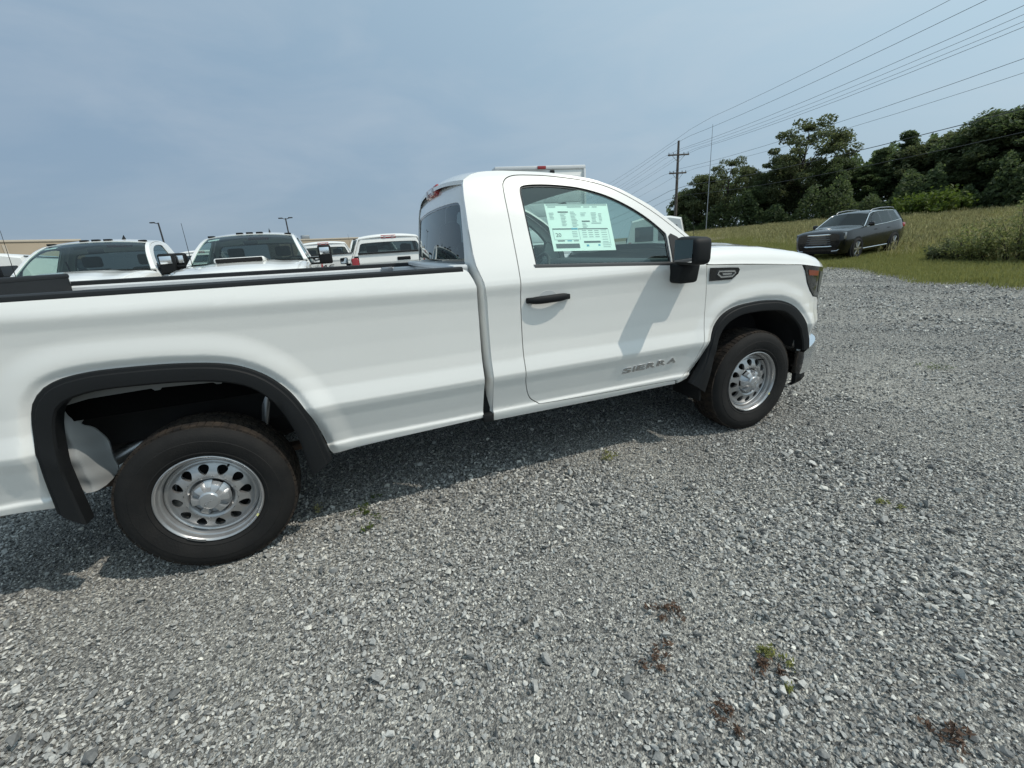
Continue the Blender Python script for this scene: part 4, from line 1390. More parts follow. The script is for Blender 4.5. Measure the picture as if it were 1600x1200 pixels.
TREES = [  # px centre, px top, depth, kind, width factor, label
    (1068, 298, 74, 1, .62, 'leafy tree at the left end of the treeline, right beside the utility pole'),
    (1100, 272, 70, 4, .75, 'rounded tree second from the utility pole in the dark treeline'),
    (1138, 250, 66, 3, .72, 'airy tree with sky showing through its top, below the thin radio mast'),
    (1180, 282, 64, 0, .75, 'low dark tree in the dip between the two lacy trees'),
    (1225, 240, 62, 4, .70, 'dark tree forming the left shoulder of the tallest lacy tree'),
    (1258, 190, 60, 3, .80, 'tallest lacy tree of the treeline, above the dark car'),
    (1300, 246, 58, 0, .75, 'dark tree just right of the tallest lacy tree'),
    (1345, 258, 56, 1, .85, 'pale green rounded tree behind the rear of the dark car'),
    (1388, 228, 54, 2, .85, 'narrow pointed dark tree above the bright green mound'),
    (1424, 203, 54, 2, .80, 'taller pointed dark tree right of the bright green mound'),
    (1462, 215, 52, 1, .90, 'bushy mid green tree right of the pointed dark pair'),
    (1505, 200, 50, 4, .95, 'broad olive tree left of the right-hand edge trees'),
    (1548, 178, 47, 0, .90, 'dark spreading tree second from the right edge of the picture'),
    (1598, 158, 44, 0, .95, 'dark tree at the right edge of the picture, highest in the frame'),
    (1660, 150, 42, 4, 1.0, 'olive tree cut off by the right edge of the picture'),
]
first = {}
for i, (u, v, dep, kd, wf, lab) in enumerate(TREES):
    p = at(u, v, dep)
    g = hg(p.x, p.y)
    o = copy_tree(PROTO[kd])
    o.name = 'tree'
    s = (p.z - g) / 12.2
    o.location = (p.x, p.y, g)
    o.scale = (s * wf * 1.35, s * wf * 1.35, s)
    o.rotation_euler = (0, 0, i * 2.1)
    tag(o, lab, 'tree', 'trees along the far edge of the field')

# undergrowth closing the foot of the treeline: one mass nobody could count
P, S = [], []
for u in np.arange(1040, 1720, 2.0):
    for k in range(70):
        dep = float(np.interp(u, [1050, 1260, 1420, 1600, 1720], [71, 57, 50, 41, 38])) + RNG.uniform(-1.5, 4)
        q = at(u + RNG.uniform(-3, 3), 340, dep)
        hmax = 4.6 * (.75 + .35 * math.sin(u * .045) + .2 * math.sin(u * .13 + 1))
        P.append((q.x, q.y, hg(q.x, q.y) + hmax * RNG.uniform(0, 1) ** .8)); S.append(RNG.uniform(.16, .34))
LV, LF = leaves(P, S, .2)
tag(mesh_obj('undergrowth', LV, LF, M['leaf_a'], None, smooth=False), 'dark tangled undergrowth closing the foot of the treeline', 'undergrowth', kind='stuff')

P, S = [], []
for u in np.arange(1044, 1740, 1.6):
    vt = float(np.interp(u, [1050, 1085, 1110, 1160, 1200, 1240, 1300, 1340, 1390, 1440, 1500, 1560, 1600, 1740], [322, 295, 280, 273, 276, 250, 254, 246, 235, 222, 212, 196, 184, 166]))
    for k in range(90):
        dep = float(np.interp(u, [1050, 1260, 1420, 1600, 1740], [82, 68, 60, 52, 48])) + RNG.uniform(-2, 5)
        q = at(u + RNG.uniform(-3, 3), vt + 7 * math.sin(u * .21) + 6 * math.sin(u * .083 + 2), dep)
        g = hg(q.x, q.y)
        P.append((q.x, q.y, g + (q.z - g) * RNG.uniform(0, 1) ** .8)); S.append(RNG.uniform(.22, .45))
LV, LF = leaves(P, S, .2)
tag(mesh_obj('far_wood', LV, LF, M['leaf_b'], None, smooth=False), 'far woodland filling the gaps behind the front trees', 'woodland', kind='stuff')

def shrub(name, pos, rx, ry, h, n, lsize, lm, label, stems=14, seed=1, flowers=0):
    rs = np.random.default_rng(seed)
    t = empty(name, pos, 0, label, 'shrub')
    V, F = [], []
    P = []
    for i in range(stems):
        a = rs.uniform(0, 6.28); r = math.sqrt(rs.uniform(0, 1))
        tip = np.array([rx * r * math.cos(a), ry * r * math.sin(a), h * rs.uniform(.30, 1.08) * (1 - .35 * r * r)])
        b0 = np.array([tip[0] * .35, tip[1] * .35, -.05])
        mid = (tip + b0) / 2 + np.array([0, 0, .1 * h])
        v, f = tube_data([tuple(b0), tuple(mid), tuple(tip)], [.012, .008, .003], 5)
        k = len(V); V.extend(v); F.extend([tuple(j + k for j in q) for q in f])
        m = n // stems
        tt = rs.uniform(.25, 1.02, m)[:, None]
        c = b0 * (1 - tt) ** 2 + 2 * mid * tt * (1 - tt) + tip * tt * tt
        P.append(c + rs.normal(0, 1, (m, 3)) * np.array([rx, ry, h * .6]) * .13)
    mesh_obj('stem', V, F, M['bark'], t, True, 60)
    P = np.concatenate(P); P[:, 2] = np.maximum(P[:, 2], .02)
    LV, LF = leaves(P, rs.uniform(.6, 1.4, len(P)) * lsize, .3, 1.7)
    mesh_obj('foliage', LV, LF, lm, t, smooth=False)
    return t
q = at(1445, 345, 45)
g = shrub('green_mound', (q.x, q.y, hg(q.x, q.y)), 3.4, 3.0, 2.7, 5200, .24, M['leaf_g'], 'bright green leafy mound in front of the dark treeline', 40, 5)
for (u, v, dep, rx, h, n, mk, lab, sd) in ((1590, 415, 12.3, .95, 2.0, 2600, 'leaf_w', 'tall leafy weed bush at the right edge beside the gravel', 4), (1520, 418, 13.2, .75, 1.30, 2300, 'leaf_w', 'lower olive weed bush left of the tall one by the gravel', 9), (1655, 420, 11.6, 1.0, 1.8, 2800, 'leaf_w', 'leafy weed bush cut off by the right edge of the picture', 12), (1478, 415, 14.0, .6, .75, 1800, 'leaf_c', 'small grey-green weed bush at the left end of the weedy patch', 19)):
    q = at(u, v, dep)
    shrub('weed_bush', (q.x, q.y, hg(q.x, q.y)), rx, rx, h, n, .052, M[mk], lab, 46, sd)

# ------------------------------------------------------------------ grass
def grass_proto(nb, hgt, wid, spread, mt, seedhead=False):
    V, F = [], []
    for i in range(nb):
        a = RNG.uniform(0, 6.28); r = spread * math.sqrt(RNG.uniform(0, 1))
        x, y = r * math.cos(a), r * math.sin(a)
        b = RNG.uniform(0, 6.28); l = hgt * RNG.uniform(.55, 1.1); bend = l * RNG.uniform(.1, .5)
        dx, dy = math.cos(b), math.sin(b); sx, sy = -dy * wid, dx * wid
        k = len(V)
        V += [(x - sx, y - sy, 0), (x + sx, y + sy, 0), (x + dx * bend * .4 + sx * .7, y + dy * bend * .4 + sy * .7, l * .6), (x + dx * bend * .4 - sx * .7, y + dy * bend * .4 - sy * .7, l * .6), (x + dx * bend, y + dy * bend, l)]
        F += [(k, k + 1, k + 2, k + 3), (k + 3, k + 2, k + 4)]
        if seedhead and i % 2 == 0:
            tx, ty, tz = x + dx * bend, y + dy * bend, l
            k = len(V)
            w2 = wid * 2.2
            V += [(tx - w2, ty, tz - .02), (tx, ty - w2, tz + .03), (tx + w2, ty, tz - .02), (tx, ty + w2, tz + .03), (tx + dx * .03, ty + dy * .03, tz + .13)]
            F += [(k, k + 1, k + 4), (k + 1, k + 2, k + 4), (k + 2, k + 3, k + 4), (k + 3, k, k + 4)]
    me = bpy.data.meshes.new('tuft'); me.from_pydata(V, [], F); me.materials.append(mt)
    return bpy.data.objects.new('tuft', me)

def field_points(n, o0, o1, y0, y1, bias=1.6):
    y = RNG.uniform(y0, y1, n)
    o_ = o0 + (o1 - o0) * RNG.uniform(0, 1, n) ** bias
    x = edge_x(y) + o_
    return np.column_stack([x, y, HG(x, y) + .01])
# short green verge next to the gravel
p = field_points(26000, -.5, 9, -8, 26, 1.25)
p = p[(p[:, 0] - edge_x(p[:, 1]) > 0) | (RNG.uniform(size=len(p)) < .18)]
k = len(p); s = RNG.uniform(.7, 1.4, k)
scatter('verge_grass', p, np.column_stack([RNG.normal(0, .1, k), RNG.normal(0, .1, k), RNG.uniform(0, 6.28, k)]), np.column_stack([s, s, s]), [grass_proto(16, .13, .006, .16, M['grass_g']) for i in range(4)], 'short green mown grass along the edge of the gravel', 'grass')
# taller dry meadow behind
p = field_points(30000, 3.5, 46, -14, 62, 1.7)
keep = RNG.uniform(size=len(p)) < np.clip((p[:, 0] - edge_x(p[:, 1]) - 3.0) / 6 + .25 * np.sin(p[:, 0] * .7) * np.sin(p[:, 1] * .5), .05, 1)
p = p[keep]
k = len(p); s = RNG.uniform(.6, 1.35, k)
scatter('meadow_grass', p, np.column_stack([RNG.normal(0, .12, k), RNG.normal(0, .12, k), RNG.uniform(0, 6.28, k)]), np.column_stack([s * 1.3, s * 1.3, s]), [grass_proto(14, .36, .006, .26, M['grass_b'], True) for i in range(3)] + [grass_proto(16, .30, .007, .26, M['grass_g'], False) for i in range(3)], 'tall dry seed-headed grass of the sloping meadow', 'grass')

# small weeds growing through the gravel
def weed(u, v, r, n, mk, label, hh=.03):
    d = ray(u, v); t = -CAM.z / d.z; q = CAM + d * t
    kk = max(4, n // 14)
    cc = np.column_stack([RNG.normal(0, r * .6, kk), RNG.normal(0, r * .6, kk)])
    ci_ = RNG.integers(0, kk, n)
    P = np.column_stack([cc[ci_, 0] + RNG.normal(0, r * .16, n), cc[ci_, 1] + RNG.normal(0, r * .16, n), .010 + np.abs(RNG.normal(0, hh * .35, n))])
    LV, LF = leaves(P, RNG.uniform(.005, .012, n), .6, 2.4)
    o = mesh_obj('weed', LV, LF, M[mk], None, smooth=False)
    o.location = (q.x, q.y, 0.004)
    return tag(o, label, 'weed', 'weeds in the gravel')
weed(578, 802, .085, 150, 'leaf_g', 'green weed patch at the edge of the truck shadow near the rear tyre', .04)
weed(575, 828, .04, 40, 'leaf_g', 'small green sprig just in front of the weed patch by the rear tyre')
weed(498, 802, .03, 40, 'grass_b', 'straw-coloured tuft beside the rear tyre in the shadow edge', .07)
weed(948, 722, .08, 110, 'grass_g', 'yellowish weed patch on the gravel below the door', .03)
weed(1466, 578, .10, 150, 'leaf_g', 'lone green weed on the open gravel to the right of the truck', .05)
weed(1045, 960, .06, 110, 'weed_r', 'reddish creeping weed in the lower middle of the gravel', .02)
weed(1030, 1035, .05, 90, 'weed_r', 'reddish weed with thin runners below the middle reddish one', .02)
weed(1200, 1030, .055, 110, 'grass_g', 'olive weed among the larger stones at the lower right', .03)
weed(1195, 1060, .05, 100, 'weed_r', 'red-brown weed touching the olive one at the lower right', .02)
weed(1490, 1160, .06, 110, 'weed_r', 'red-brown weed near the lower right corner', .02)
weed(1130, 1120, .05, 80, 'weed_r', 'red-brown weed near the bottom edge left of the corner', .02)
weed(1390, 790, .05, 60, 'grass_g', 'faint green sprig in the gravel right of the front wheel', .02)

# ================================================================== lofted vehicles (car and vans)
def loft_vehicle(root, stations, bodymat, cells):
    """stations: [(x, [(w, z) * n])]; cells: name -> (material, set of (station index, point index)); rest is body"""
    n = len(stations[0][1])
    def pt(i, j, s):
        x, sec = stations[i]
        w, z = sec[j][:2]
        dx = sec[j][2] if len(sec[j]) > 2 else 0
        return (x + dx, s * w, z)
    used = {}
    for nm, lst in cells.items():
        for part in lst:
            for q in part[1]: used[q] = (nm,)
    V, F = [], []
    idx = {}
    def vid(i, j, s):
        s2 = 1 if stations[i][1][j][0] < 1e-6 else s
        k = (i, j, s2)
        if k not in idx:
            idx[k] = len(V); V.append(pt(i, j, s2))
        return idx[k]
    for s in (-1, 1):
        for i in range(len(stations) - 1):
            for j in range(n - 1):
                if (i, j) in used: continue
                q = [vid(i, j, s), vid(i + 1, j, s), vid(i + 1, j + 1, s), vid(i, j + 1, s)]
                q2 = []
                for a in q:
                    if a not in q2: q2.append(a)
                if len(q2) > 2: F.append(tuple(q2 if s < 0 else q2[::-1]))
    for i in (0, len(stations) - 1):
        ring = [vid(i, j, -1) for j in range(n)] + [vid(i, j, 1) for j in range(n - 1, -1, -1)]
        r = []
        for a in ring:
            if a not in r: r.append(a)
        F.append(tuple(r) if i else tuple(r[::-1]))
    mesh_obj('body', V, F, bodymat, root, True, 48)
    for nm, lst in cells.items():
        for (mt, cs, both) in lst:
            for s in ((-1, 1) if both else (0,)):
                V, F, idx2 = [], [], {}
                def v2(i, j, sg):
                    k = (i, j, sg)
                    if k not in idx2: idx2[k] = len(V); V.append(pt(i, j, sg))
                    return idx2[k]
                for sg in ((s,) if s else (-1, 1)):
                    for (i, j) in cs:
                        q = [v2(i, j, sg), v2(i + 1, j, sg), v2(i + 1, j + 1, sg), v2(i, j + 1, sg)]
                        F.append(tuple(q if sg < 0 else q[::-1]))
                mesh_obj(nm, V, F, mt, root, True, 60)

def simple_wheel(parent, x, y, r, sg, spokes, mt, tyre_w=.22):
    """sg: outward side"""
    w = lathe('wheel', [(0, -.01), (r * .12, -.012), (r * .16, .0), (r * .60, .012), (r * .66, -.004), (r * .69, 0.0), (r * .69, tyre_w * .9)], M['gloss'], None, 36, 30)
    w.parent = parent
    w.location = (x, sg * y, r)
    w.rotation_euler = (0, 0, 0 if sg < 0 else math.pi)
    lathe('tyre', [(r * .67, .004), (r * .72, -.008), (r * .86, -.014), (r * .96, .004), (r, .03), (r, tyre_w - .03), (r * .95, tyre_w), (r * .67, tyre_w - .01)], M['rubber'], w, 40, 30)
    bm = bmesh.new()
    for k in range(spokes):
        a = 2 * math.pi * k / spokes
        add_box(bm, (r * .08, -.022, -r * .055), (r * .66, -.004, r * .055), .004, 1, rot=None)
    bm.free()
    V, F = [], []
    for k in range(spokes):
        a = 2 * math.pi * k / spokes
        c, s = math.cos(a), math.sin(a)
        b = len(V)
        for (rr, hw) in ((r * .05, r * .07), (r * .67, r * .085)):
            for (t, yy) in ((-hw, .006), (-hw * .8, -.014), (hw * .8, -.014), (hw, .006)):
                V.append((rr * c - t * s, yy, rr * s + t * c))
        F += [(b, b + 1, b + 5, b + 4), (b + 1, b + 2, b + 6, b + 5), (b + 2, b + 3, b + 7, b + 6), (b, b + 3, b + 2, b + 1), (b + 4, b + 5, b + 6, b + 7)]
    mesh_obj('spokes', V, F, mt, w, True, 30)
    return w

M['car_paint'] = mat('dark_car_paint', (.003, .0036, .0046), .2, .0, .5, spec=.3)
M['glass_car'] = glass_mat('car_glass', (.16, .20, .21), 1.0, 1.5)
M['rail'] = mat('dark_bright_trim', (.16, .165, .17), .3, .9)
M['alloy'] = mat('bright_alloy', (.62, .60, .58), .25, .9)

def make_suv(loc, rz):
    T = empty('suv', loc, rz, 'black five-door SUV with chrome grille parked on the grass beyond the gravel', 'car')
    # sections: bottom, sill, lower side, shoulder, belt, roof edge, roof inner, centre
    S = [
        (2.30, [(.50, .30), (.62, .32), (.72, .50), (.76, .70), (.74, .92), (.60, .965), (.32, .98), (0, .985)]),
        (2.24, [(.60, .24), (.76, .28), (.84, .50), (.86, .72), (.83, .97), (.64, 1.015), (.33, 1.035), (0, 1.04)]),
        (2.02, [(.68, .22), (.85, .26), (.905, .50), (.905, .76), (.87, 1.02), (.67, 1.065), (.34, 1.085), (0, 1.09)]),
        (1.70, [(.72, .21), (.88, .26), (.925, .50), (.925, .80), (.87, 1.05), (.69, 1.10), (.35, 1.12), (0, 1.125)]),
        (1.15, [(.72, .20), (.88, .25), (.92, .50), (.925, .83), (.875, 1.075), (.72, 1.125), (.38, 1.15), (0, 1.155)]),
        (0.98, [(.72, .20), (.88, .25), (.92, .50), (.925, .84), (.880, 1.085), (.78, 1.150), (.42, 1.185, .06), (0, 1.20, .08)]),
        (0.30, [(.72, .20), (.88, .25), (.915, .50), (.925, .86), (.885, 1.10), (.665, 1.520), (.36, 1.575, .10), (0, 1.590, .13)]),
        (0.18, [(.72, .20), (.88, .25), (.915, .50), (.925, .86), (.885, 1.105), (.650, 1.565), (.36, 1.615, .06), (0, 1.628, .08)]),
        (-.30, [(.72, .20), (.88, .25), (.915, .50), (.925, .87), (.885, 1.12), (.640, 1.605), (.36, 1.645), (0, 1.655)]),
        (-.36, [(.72, .20), (.88, .25), (.915, .50), (.925, .87), (.885, 1.12), (.640, 1.605), (.36, 1.645), (0, 1.655)]),
        (-1.05, [(.72, .20), (.88, .25), (.915, .50), (.925, .88), (.885, 1.15), (.635, 1.600), (.36, 1.64), (0, 1.65)]),
        (-1.15, [(.72, .20), (.88, .25), (.915, .50), (.925, .88), (.885, 1.16), (.635, 1.598), (.36, 1.638), (0, 1.648)]),
        (-1.60, [(.72, .22), (.88, .27), (.915, .52), (.925, .89), (.880, 1.20), (.630, 1.575), (.36, 1.618), (0, 1.628)]),
        (-1.82, [(.70, .24), (.86, .29), (.905, .54), (.915, .90), (.860, 1.20), (.625, 1.555), (.36, 1.60), (0, 1.61)]),
        (-2.16, [(.64, .30), (.80, .34), (.86, .56), (.87, .92), (.80, 1.14), (.60, 1.46), (.34, 1.52), (0, 1.53)]),
        (-2.32, [(.55, .34), (.70, .38), (.76, .58), (.77, .90), (.72, 1.05), (.50, 1.12), (.28, 1.14), (0, 1.15)]),
    ]
    cells = {'windshield': [(M['glass_car'], [(5, 5), (5, 6)], False)],
             'side_window': [(M['glass_car'], [(6, 4), (7, 4)], True), (M['glass_car'], [(9, 4)], True), (M['glass_car'], [(11, 4)], True)],
             'rear_window': [(M['glass_car'], [(14, 5), (14, 6)], False)]}
    cells['side_window'].insert(0, (M['glass_car'], [(5, 4)], True))
    loft_vehicle(T, S, M['car_paint'], cells)
    for sg in (-1, 1):
        for x in (1.37, -1.36):
            lathe_o = lathe('wheel_arch', [(.0, 0), (.425, 0), (.44, .012), (.44, .05)], M['plastic'], T, 40)
            lathe_o.location = (x, sg * .9245, .37); lathe_o.rotation_euler = (0, 0, 0 if sg < 0 else math.pi)
            simple_wheel(T, x, .945, .365, sg, 6, M['alloy'])
        # bright window line and roof rail
        tube('window_trim', [(.98, sg * .885, 1.095), (.64, sg * .785, 1.31), (.30, sg * .68, 1.52), (.10, sg * .662, 1.570), (-.35, sg * .655, 1.590), (-1.0, sg * .65, 1.585), (-1.55, sg * .645, 1.560)], .014, M['chrome'], T, 6)
        tube('belt_trim', [(.95, sg * .893, 1.09), (.2, sg * .897, 1.105), (-.6, sg * .897, 1.13), (-1.2, sg * .896, 1.165), (-1.75, sg * .885, 1.205)], .012, M['chrome'], T, 6)
        tube('roof_rail', [(.10, sg * .60, 1.60), (-.05, sg * .60, 1.665), (-.6, sg * .60, 1.695), (-1.3, sg * .595, 1.685), (-1.62, sg * .59, 1.655), (-1.75, sg * .585, 1.60)], .017, M['satin'], T, 8)
        tube('sill_trim', [(.9, sg * .905, .33), (-.9, sg * .905, .34)], .016, M['chrome'], T, 6)
        bm = bmesh.new(); add_box(bm, (.66, min(sg * .93, sg * 1.10), 1.10), (.80, max(sg * .93, sg * 1.10), 1.25), .04, 3)
        bm_obj('mirror', bm, M['car_paint'], T)
        # headlight: tall outer lamp and inner strip
        bm = bmesh.new()
        add_box(bm, (2.06, min(sg * .66, sg * .875), .86), (2.235, max(sg * .66, sg * .875), .985), .03, 2)
        h = bm_obj('headlight', bm, M['lamp_dk'], T)
        box('daytime_lamp', (2.10, min(sg * .82, sg * .888), .76), (2.215, max(sg * .82, sg * .888), .99), M['satin'], h, .015)
        tube('fog_trim', [(2.225, sg * .80, .47), (2.285, sg * .70, .37), (2.31, sg * .52, .36)], .016, M['chrome'], T, 6)
        bm = bmesh.new(); add_box(bm, (-2.22, min(sg * .66, sg * .885), .88), (-1.98, max(sg * .66, sg * .885), 1.06), .04, 2)
        bm_obj('tail_light', bm, M['red'], T)
        for x in (.10, -.85):
            box('door_handle', (x - .09, min(sg * .925, sg * .945), .945), (x + .09, max(sg * .925, sg * .945), .97), M['car_paint'], T, .008)
    G_Y = lambda y, z: 2.335 - .10 * (np.asarray(y) / .6) ** 2 - .06 * np.clip(np.asarray(z) - .6, 0, 1)
    gr = panel('grille', [(-.50, .53), (.50, .53), (.64, .64), (.64, .84), (.56, .93), (-.56, .93), (-.64, .84), (-.64, .64)], [], lambda A, B, o: np.stack([G_Y(A, B) - o, A, B], 1), frange(-.6, .6, .1), frange(.5, .9, .1), M['gloss'], T, .06)
    tube('grille_frame', [(float(G_Y(y, z)) + .012, y, z) for y, z in crom([(-.50, .53), (0, .525), (.50, .53), (.64, .64), (.64, .84), (.56, .93), (0, .935), (-.56, .93), (-.64, .84), (-.64, .64)], 3, True)], .026, M['chrome'], gr, 6, True)
    for z in (.615, .695, .775, .855):
        tube('grille_bar', [(float(G_Y(y, z)) + .014, y, z) for y in frange(-.60, .60, .1)], .013, M['rail'], gr, 6)
    bm = bmesh.new(); add_box(bm, (2.15, -.72, .26), (2.30, .72, .40), .04, 2)
    bm_obj('lower_bumper', bm, M['plastic'], T)
    box('interior', (-1.7, -.58, .5), (.9, .58, 1.12), M['trim_in'], T, .05)
    for y in (-.38, .38):
        box('seat', (-.35, y - .24, .9), (-.15, y + .24, 1.42), M['cloth'], T, .06)
    return T
th = math.radians(-173.5)
FL = Vector((19.35, 8.18))
cx = FL.x - (1.37 * math.cos(th) - .93 * math.sin(th)); cy = FL.y - (1.37 * math.sin(th) + .93 * math.cos(th))
suv = make_suv((cx, cy, hg(cx, cy) + .02), th)
suv.rotation_euler = (0, math.radians(2.0), th)
suv.scale = (1, 1, 1.05)

def make_van(name, loc, rz, label):
    T = empty(name, loc, rz, label, 'van')
    S = [
        (2.60, [(.60, .34), (.78, .38), (.86, .60), (.86, .80), (.80, 1.00), (.70, 1.04), (.40, 1.07), (0, 1.08)]),
        (2.45, [(.70, .30), (.90, .36), (.96, .60), (.96, .85), (.92, 1.10), (.80, 1.14), (.42, 1.17), (0, 1.18)]),
        (1.75, [(.74, .30), (.94, .36), (.99, .60), (1.0, .90), (.97, 1.22), (.86, 1.30), (.45, 1.34, .06), (0, 1.35, .08)]),
        (1.15, [(.74, .30), (.94, .36), (.99, .60), (1.0, .90), (.98, 1.24), (.80, 1.93), (.45, 2.02, .08), (0, 2.05, .10)]),
        (1.00, [(.74, .30), (.94, .36), (.99, .60), (1.0, .90), (.98, 1.24), (.80, 1.99), (.45, 2.07), (0, 2.10)]),
        (.30, [(.74, .30), (.94, .36), (.99, .60), (1.0, .90), (.98, 1.24), (.81, 2.00), (.45, 2.09), (0, 2.12)]),
        (.22, [(.74, .30), (.94, .36), (.99, .60), (1.0, .90), (.98, 1.24), (.81, 2.00), (.45, 2.09), (0, 2.12)]),
        (-2.70, [(.74, .34), (.94, .40), (.99, .60), (1.0, .90), (.98, 1.24), (.81, 2.00), (.45, 2.08), (0, 2.10)]),
        (-2.80, [(.70, .38), (.88, .44), (.94, .60), (.95, .90), (.93, 1.24), (.77, 1.95), (.42, 2.02), (0, 2.04)]),
    ]
    cells = {'windshield': [(M['glass_car'], [(2, 5), (2, 6)], False)], 'side_window': [(M['glass_car'], [(3, 4), (4, 4)], True)]}
    loft_vehicle(T, S, M['white'], cells)
    for sg in (-1, 1):
        for x in (1.75, -1.75):
            a = lathe('wheel_arch', [(0, 0), (.43, 0), (.44, .03)], M['plastic'], T, 32)
            a.location = (x, sg * 1.003, .38); a.rotation_euler = (0, 0, 0 if sg < 0 else math.pi)
            simple_wheel(T, x, 1.01, .38, sg, 8, M['steel'])
        tube('roof_gutter', [(1.1, sg * .815, 1.975), (.3, sg * .825, 2.0), (-2.7, sg * .825, 2.0)], .012, M['plastic'], T, 5)
        bm = bmesh.new(); add_box(bm, (1.35, min(sg * 1.03, sg * 1.20), 1.22), (1.5, max(sg * 1.03, sg * 1.20), 1.50), .03, 2)
        bm_obj('mirror', bm, M['plastic'], T)
        box('rear_window', (-2.82, min(sg * .08, sg * .68), 1.30), (-2.795, max(sg * .08, sg * .68), 1.78), M['gloss'], T, .02)
        box('tail_light', (-2.83, min(sg * .80, sg * .90), .95), (-2.74, max(sg * .80, sg * .90), 1.30), M['red'], T, .02)
    box('rear_bumper', (-2.95, -.95, .42), (-2.78, .95, .58), M['plastic'], T, .03)
    box('front_bumper', (2.50, -.90, .36), (2.70, .90, .58), M['plastic'], T, .04)
    box('grille', (2.55, -.60, .62), (2.625, .60, .92), M['gloss'], T, .03)
    return T

# ================================================================== the other trucks on the lot
SKIP_BG = ('exhaust_pipe', 'spare_wheel', 'fuel_tank', 'driveshaft', 'leaf_spring', 'bed_side_flange', 'bed_side_brace', 'tie_down', 'balance_weight', 'inspection_tag', 'valve_stem', 'printed_line')
def tow_mirror(P, sg):
    bm = bmesh.new()
    add_box(bm, (2.70, min(sg * 1.13, sg * 1.36), 1.30), (2.84, max(sg * 1.13, sg * 1.36), 1.62), .035, 3)
    m = bm_obj('tow_mirror', bm, M['plastic'], P)
    box('mirror_cap', (2.835, min(sg * 1.16, sg * 1.33), 1.46), (2.852, max(sg * 1.16, sg * 1.33), 1.58), M['chrome'], m, .008)
    box('mirror_arm', (2.74, min(sg * .93, sg * 1.15), 1.30), (2.80, max(sg * .93, sg * 1.15), 1.335), M['plastic'], m, .008)
    box('mirror_arm', (2.74, min(sg * .90, sg * 1.15), 1.40), (2.79, max(sg * .90, sg * 1.15), 1.43), M['plastic'], m, .008)
    V = [(2.694, sg * 1.15, 1.33), (2.694, sg * 1.34, 1.33), (2.694, sg * 1.34, 1.59), (2.694, sg * 1.15, 1.59)]
    mesh_obj('mirror_glass', V, [(0, 1, 2, 3) if sg < 0 else (3, 2, 1, 0)], M['mirror'], m, smooth=False)

def bg_truck(name, x, y, heading, label, hd=False, scoop=False, scale=(1, 1, 1), anchor=0.0, tag_paper=False, skip=()):
    """anchor: local x of the point put at (x, y)"""
    o = copy_tree(HERO, None, SKIP_BG + (('mirror', 'antenna') if hd else ()) + tuple(skip))
    o.name = name
    o.matrix_world = Matrix.Identity(4)
    a = math.radians(heading)
    ox, oy = x - anchor * scale[0] * math.cos(a), y - anchor * scale[0] * math.sin(a)
    o.location = (ox, oy, hg(ox, oy))
    o.rotation_euler = (0, 0, a)
    o.scale = scale
    for ch in o.children:
        if ch.name.startswith('door') and any(c.name.startswith('letter') for c in ch.children):
            for c in list(ch.children):
                if c.name.startswith('letter'): bpy.data.objects.remove(c)
    tag(o, label, 'pickup truck', 'white pickup trucks parked behind')
    if hd:
        for sg in (-1, 1): tow_mirror(o, sg)
        tube('antenna', [(3.02, -.842, 1.375), (2.97, -.85, 1.75), (2.92, -.86, 2.05)], [.006, .004, .003], M['plastic'], o, 6)
        for yy, ln in ((-.62, .05), (-.16, .05), (0, .05), (.16, .05), (.62, .05)):
            A, T_ = 2.235, yy / .72
            q = top_map(np.array([A]), np.array([T_]), 0)[0]
            box('roof_marker', (q[0] - .05, q[1] - .055, q[2] - .008), (q[0] + .04, q[1] + .055, q[2] + .022), M['plastic'], o, .01)
        q = top_map(np.array([2.05]), np.array([.42]), 0)[0]
        V = [(q[0] + .06, q[1], q[2] - .01), (q[0] - .08, q[1] - .022, q[2] - .01), (q[0] - .08, q[1] + .022, q[2] - .01), (q[0] - .07, q[1], q[2] + .075)]
        mesh_obj('roof_fin', V, [(0, 1, 3), (0, 3, 2), (1, 2, 3), (0, 2, 1)], M['plastic'], o, smooth=False)
    if scoop:
        bm = bmesh.new()
        add_box(bm, (3.30, -.36, 1.40), (3.72, .36, 1.475), .03, 3)
        for v in bm.verts:
            if v.co.x < 3.45 and v.co.z > 1.43: v.co.z -= .03
        sc = bm_obj('hood_scoop', bm, M['white'], o)
        bm = bmesh.new(); add_box(bm, (3.690, -.33, 1.407), (3.734, .33, 1.466), .012, 2)
        bm_obj('scoop_opening', bm, M['under'], sc)
    if tag_paper:
        f = lambda A, B, of: top_map(A, B, of + .012)
        panel('paper_tag', [(2.385, -.86), (2.45, -.86), (2.45, -.62), (2.385, -.62)], [], f, [2.42], [-.7], M['paper'], o, 0)
    return o

bg_truck('pickup_truck', -3.12, 6.5, -90, 'white heavy pickup facing the camera at far left, dark roof markers and tow mirrors', True, False, (1.0, 1.0, 1.065), 2.3, True)
bg_truck('pickup_truck', -.76, 6.35, -90, 'white heavy pickup facing the camera with a dark hood scoop, behind the truck bed', True, True, (1.0, 1.0, 1.065), 2.3, True)
bg_truck('pickup_truck', 1.93, 8.45, 90, 'white pickup seen from behind, tailgate and red stop lamp beside the foreground cab', False, False, (1.0, 1.0, 1.065), 1.48)
bg_truck('pickup_truck', .20, 13.6, 90, 'white pickup seen from behind with dark letters on its tailgate, farther back', False, False, (1.0, 1.0, 1.06), 1.48)
bg_truck('pickup_truck', 1.95, 16.0, -90, 'white pickup mostly hidden between the two rear-facing trucks', True, False, (1.0, 1.0, 1.06), 2.3)
bg_truck('pickup_truck', -4.6, 18.0, 90, 'white pickup far back, glimpsed between the two trucks facing the camera', False, False, (1.0, 1.0, 1.06), 1.48)
vp = at(-22, 420, 10.6)
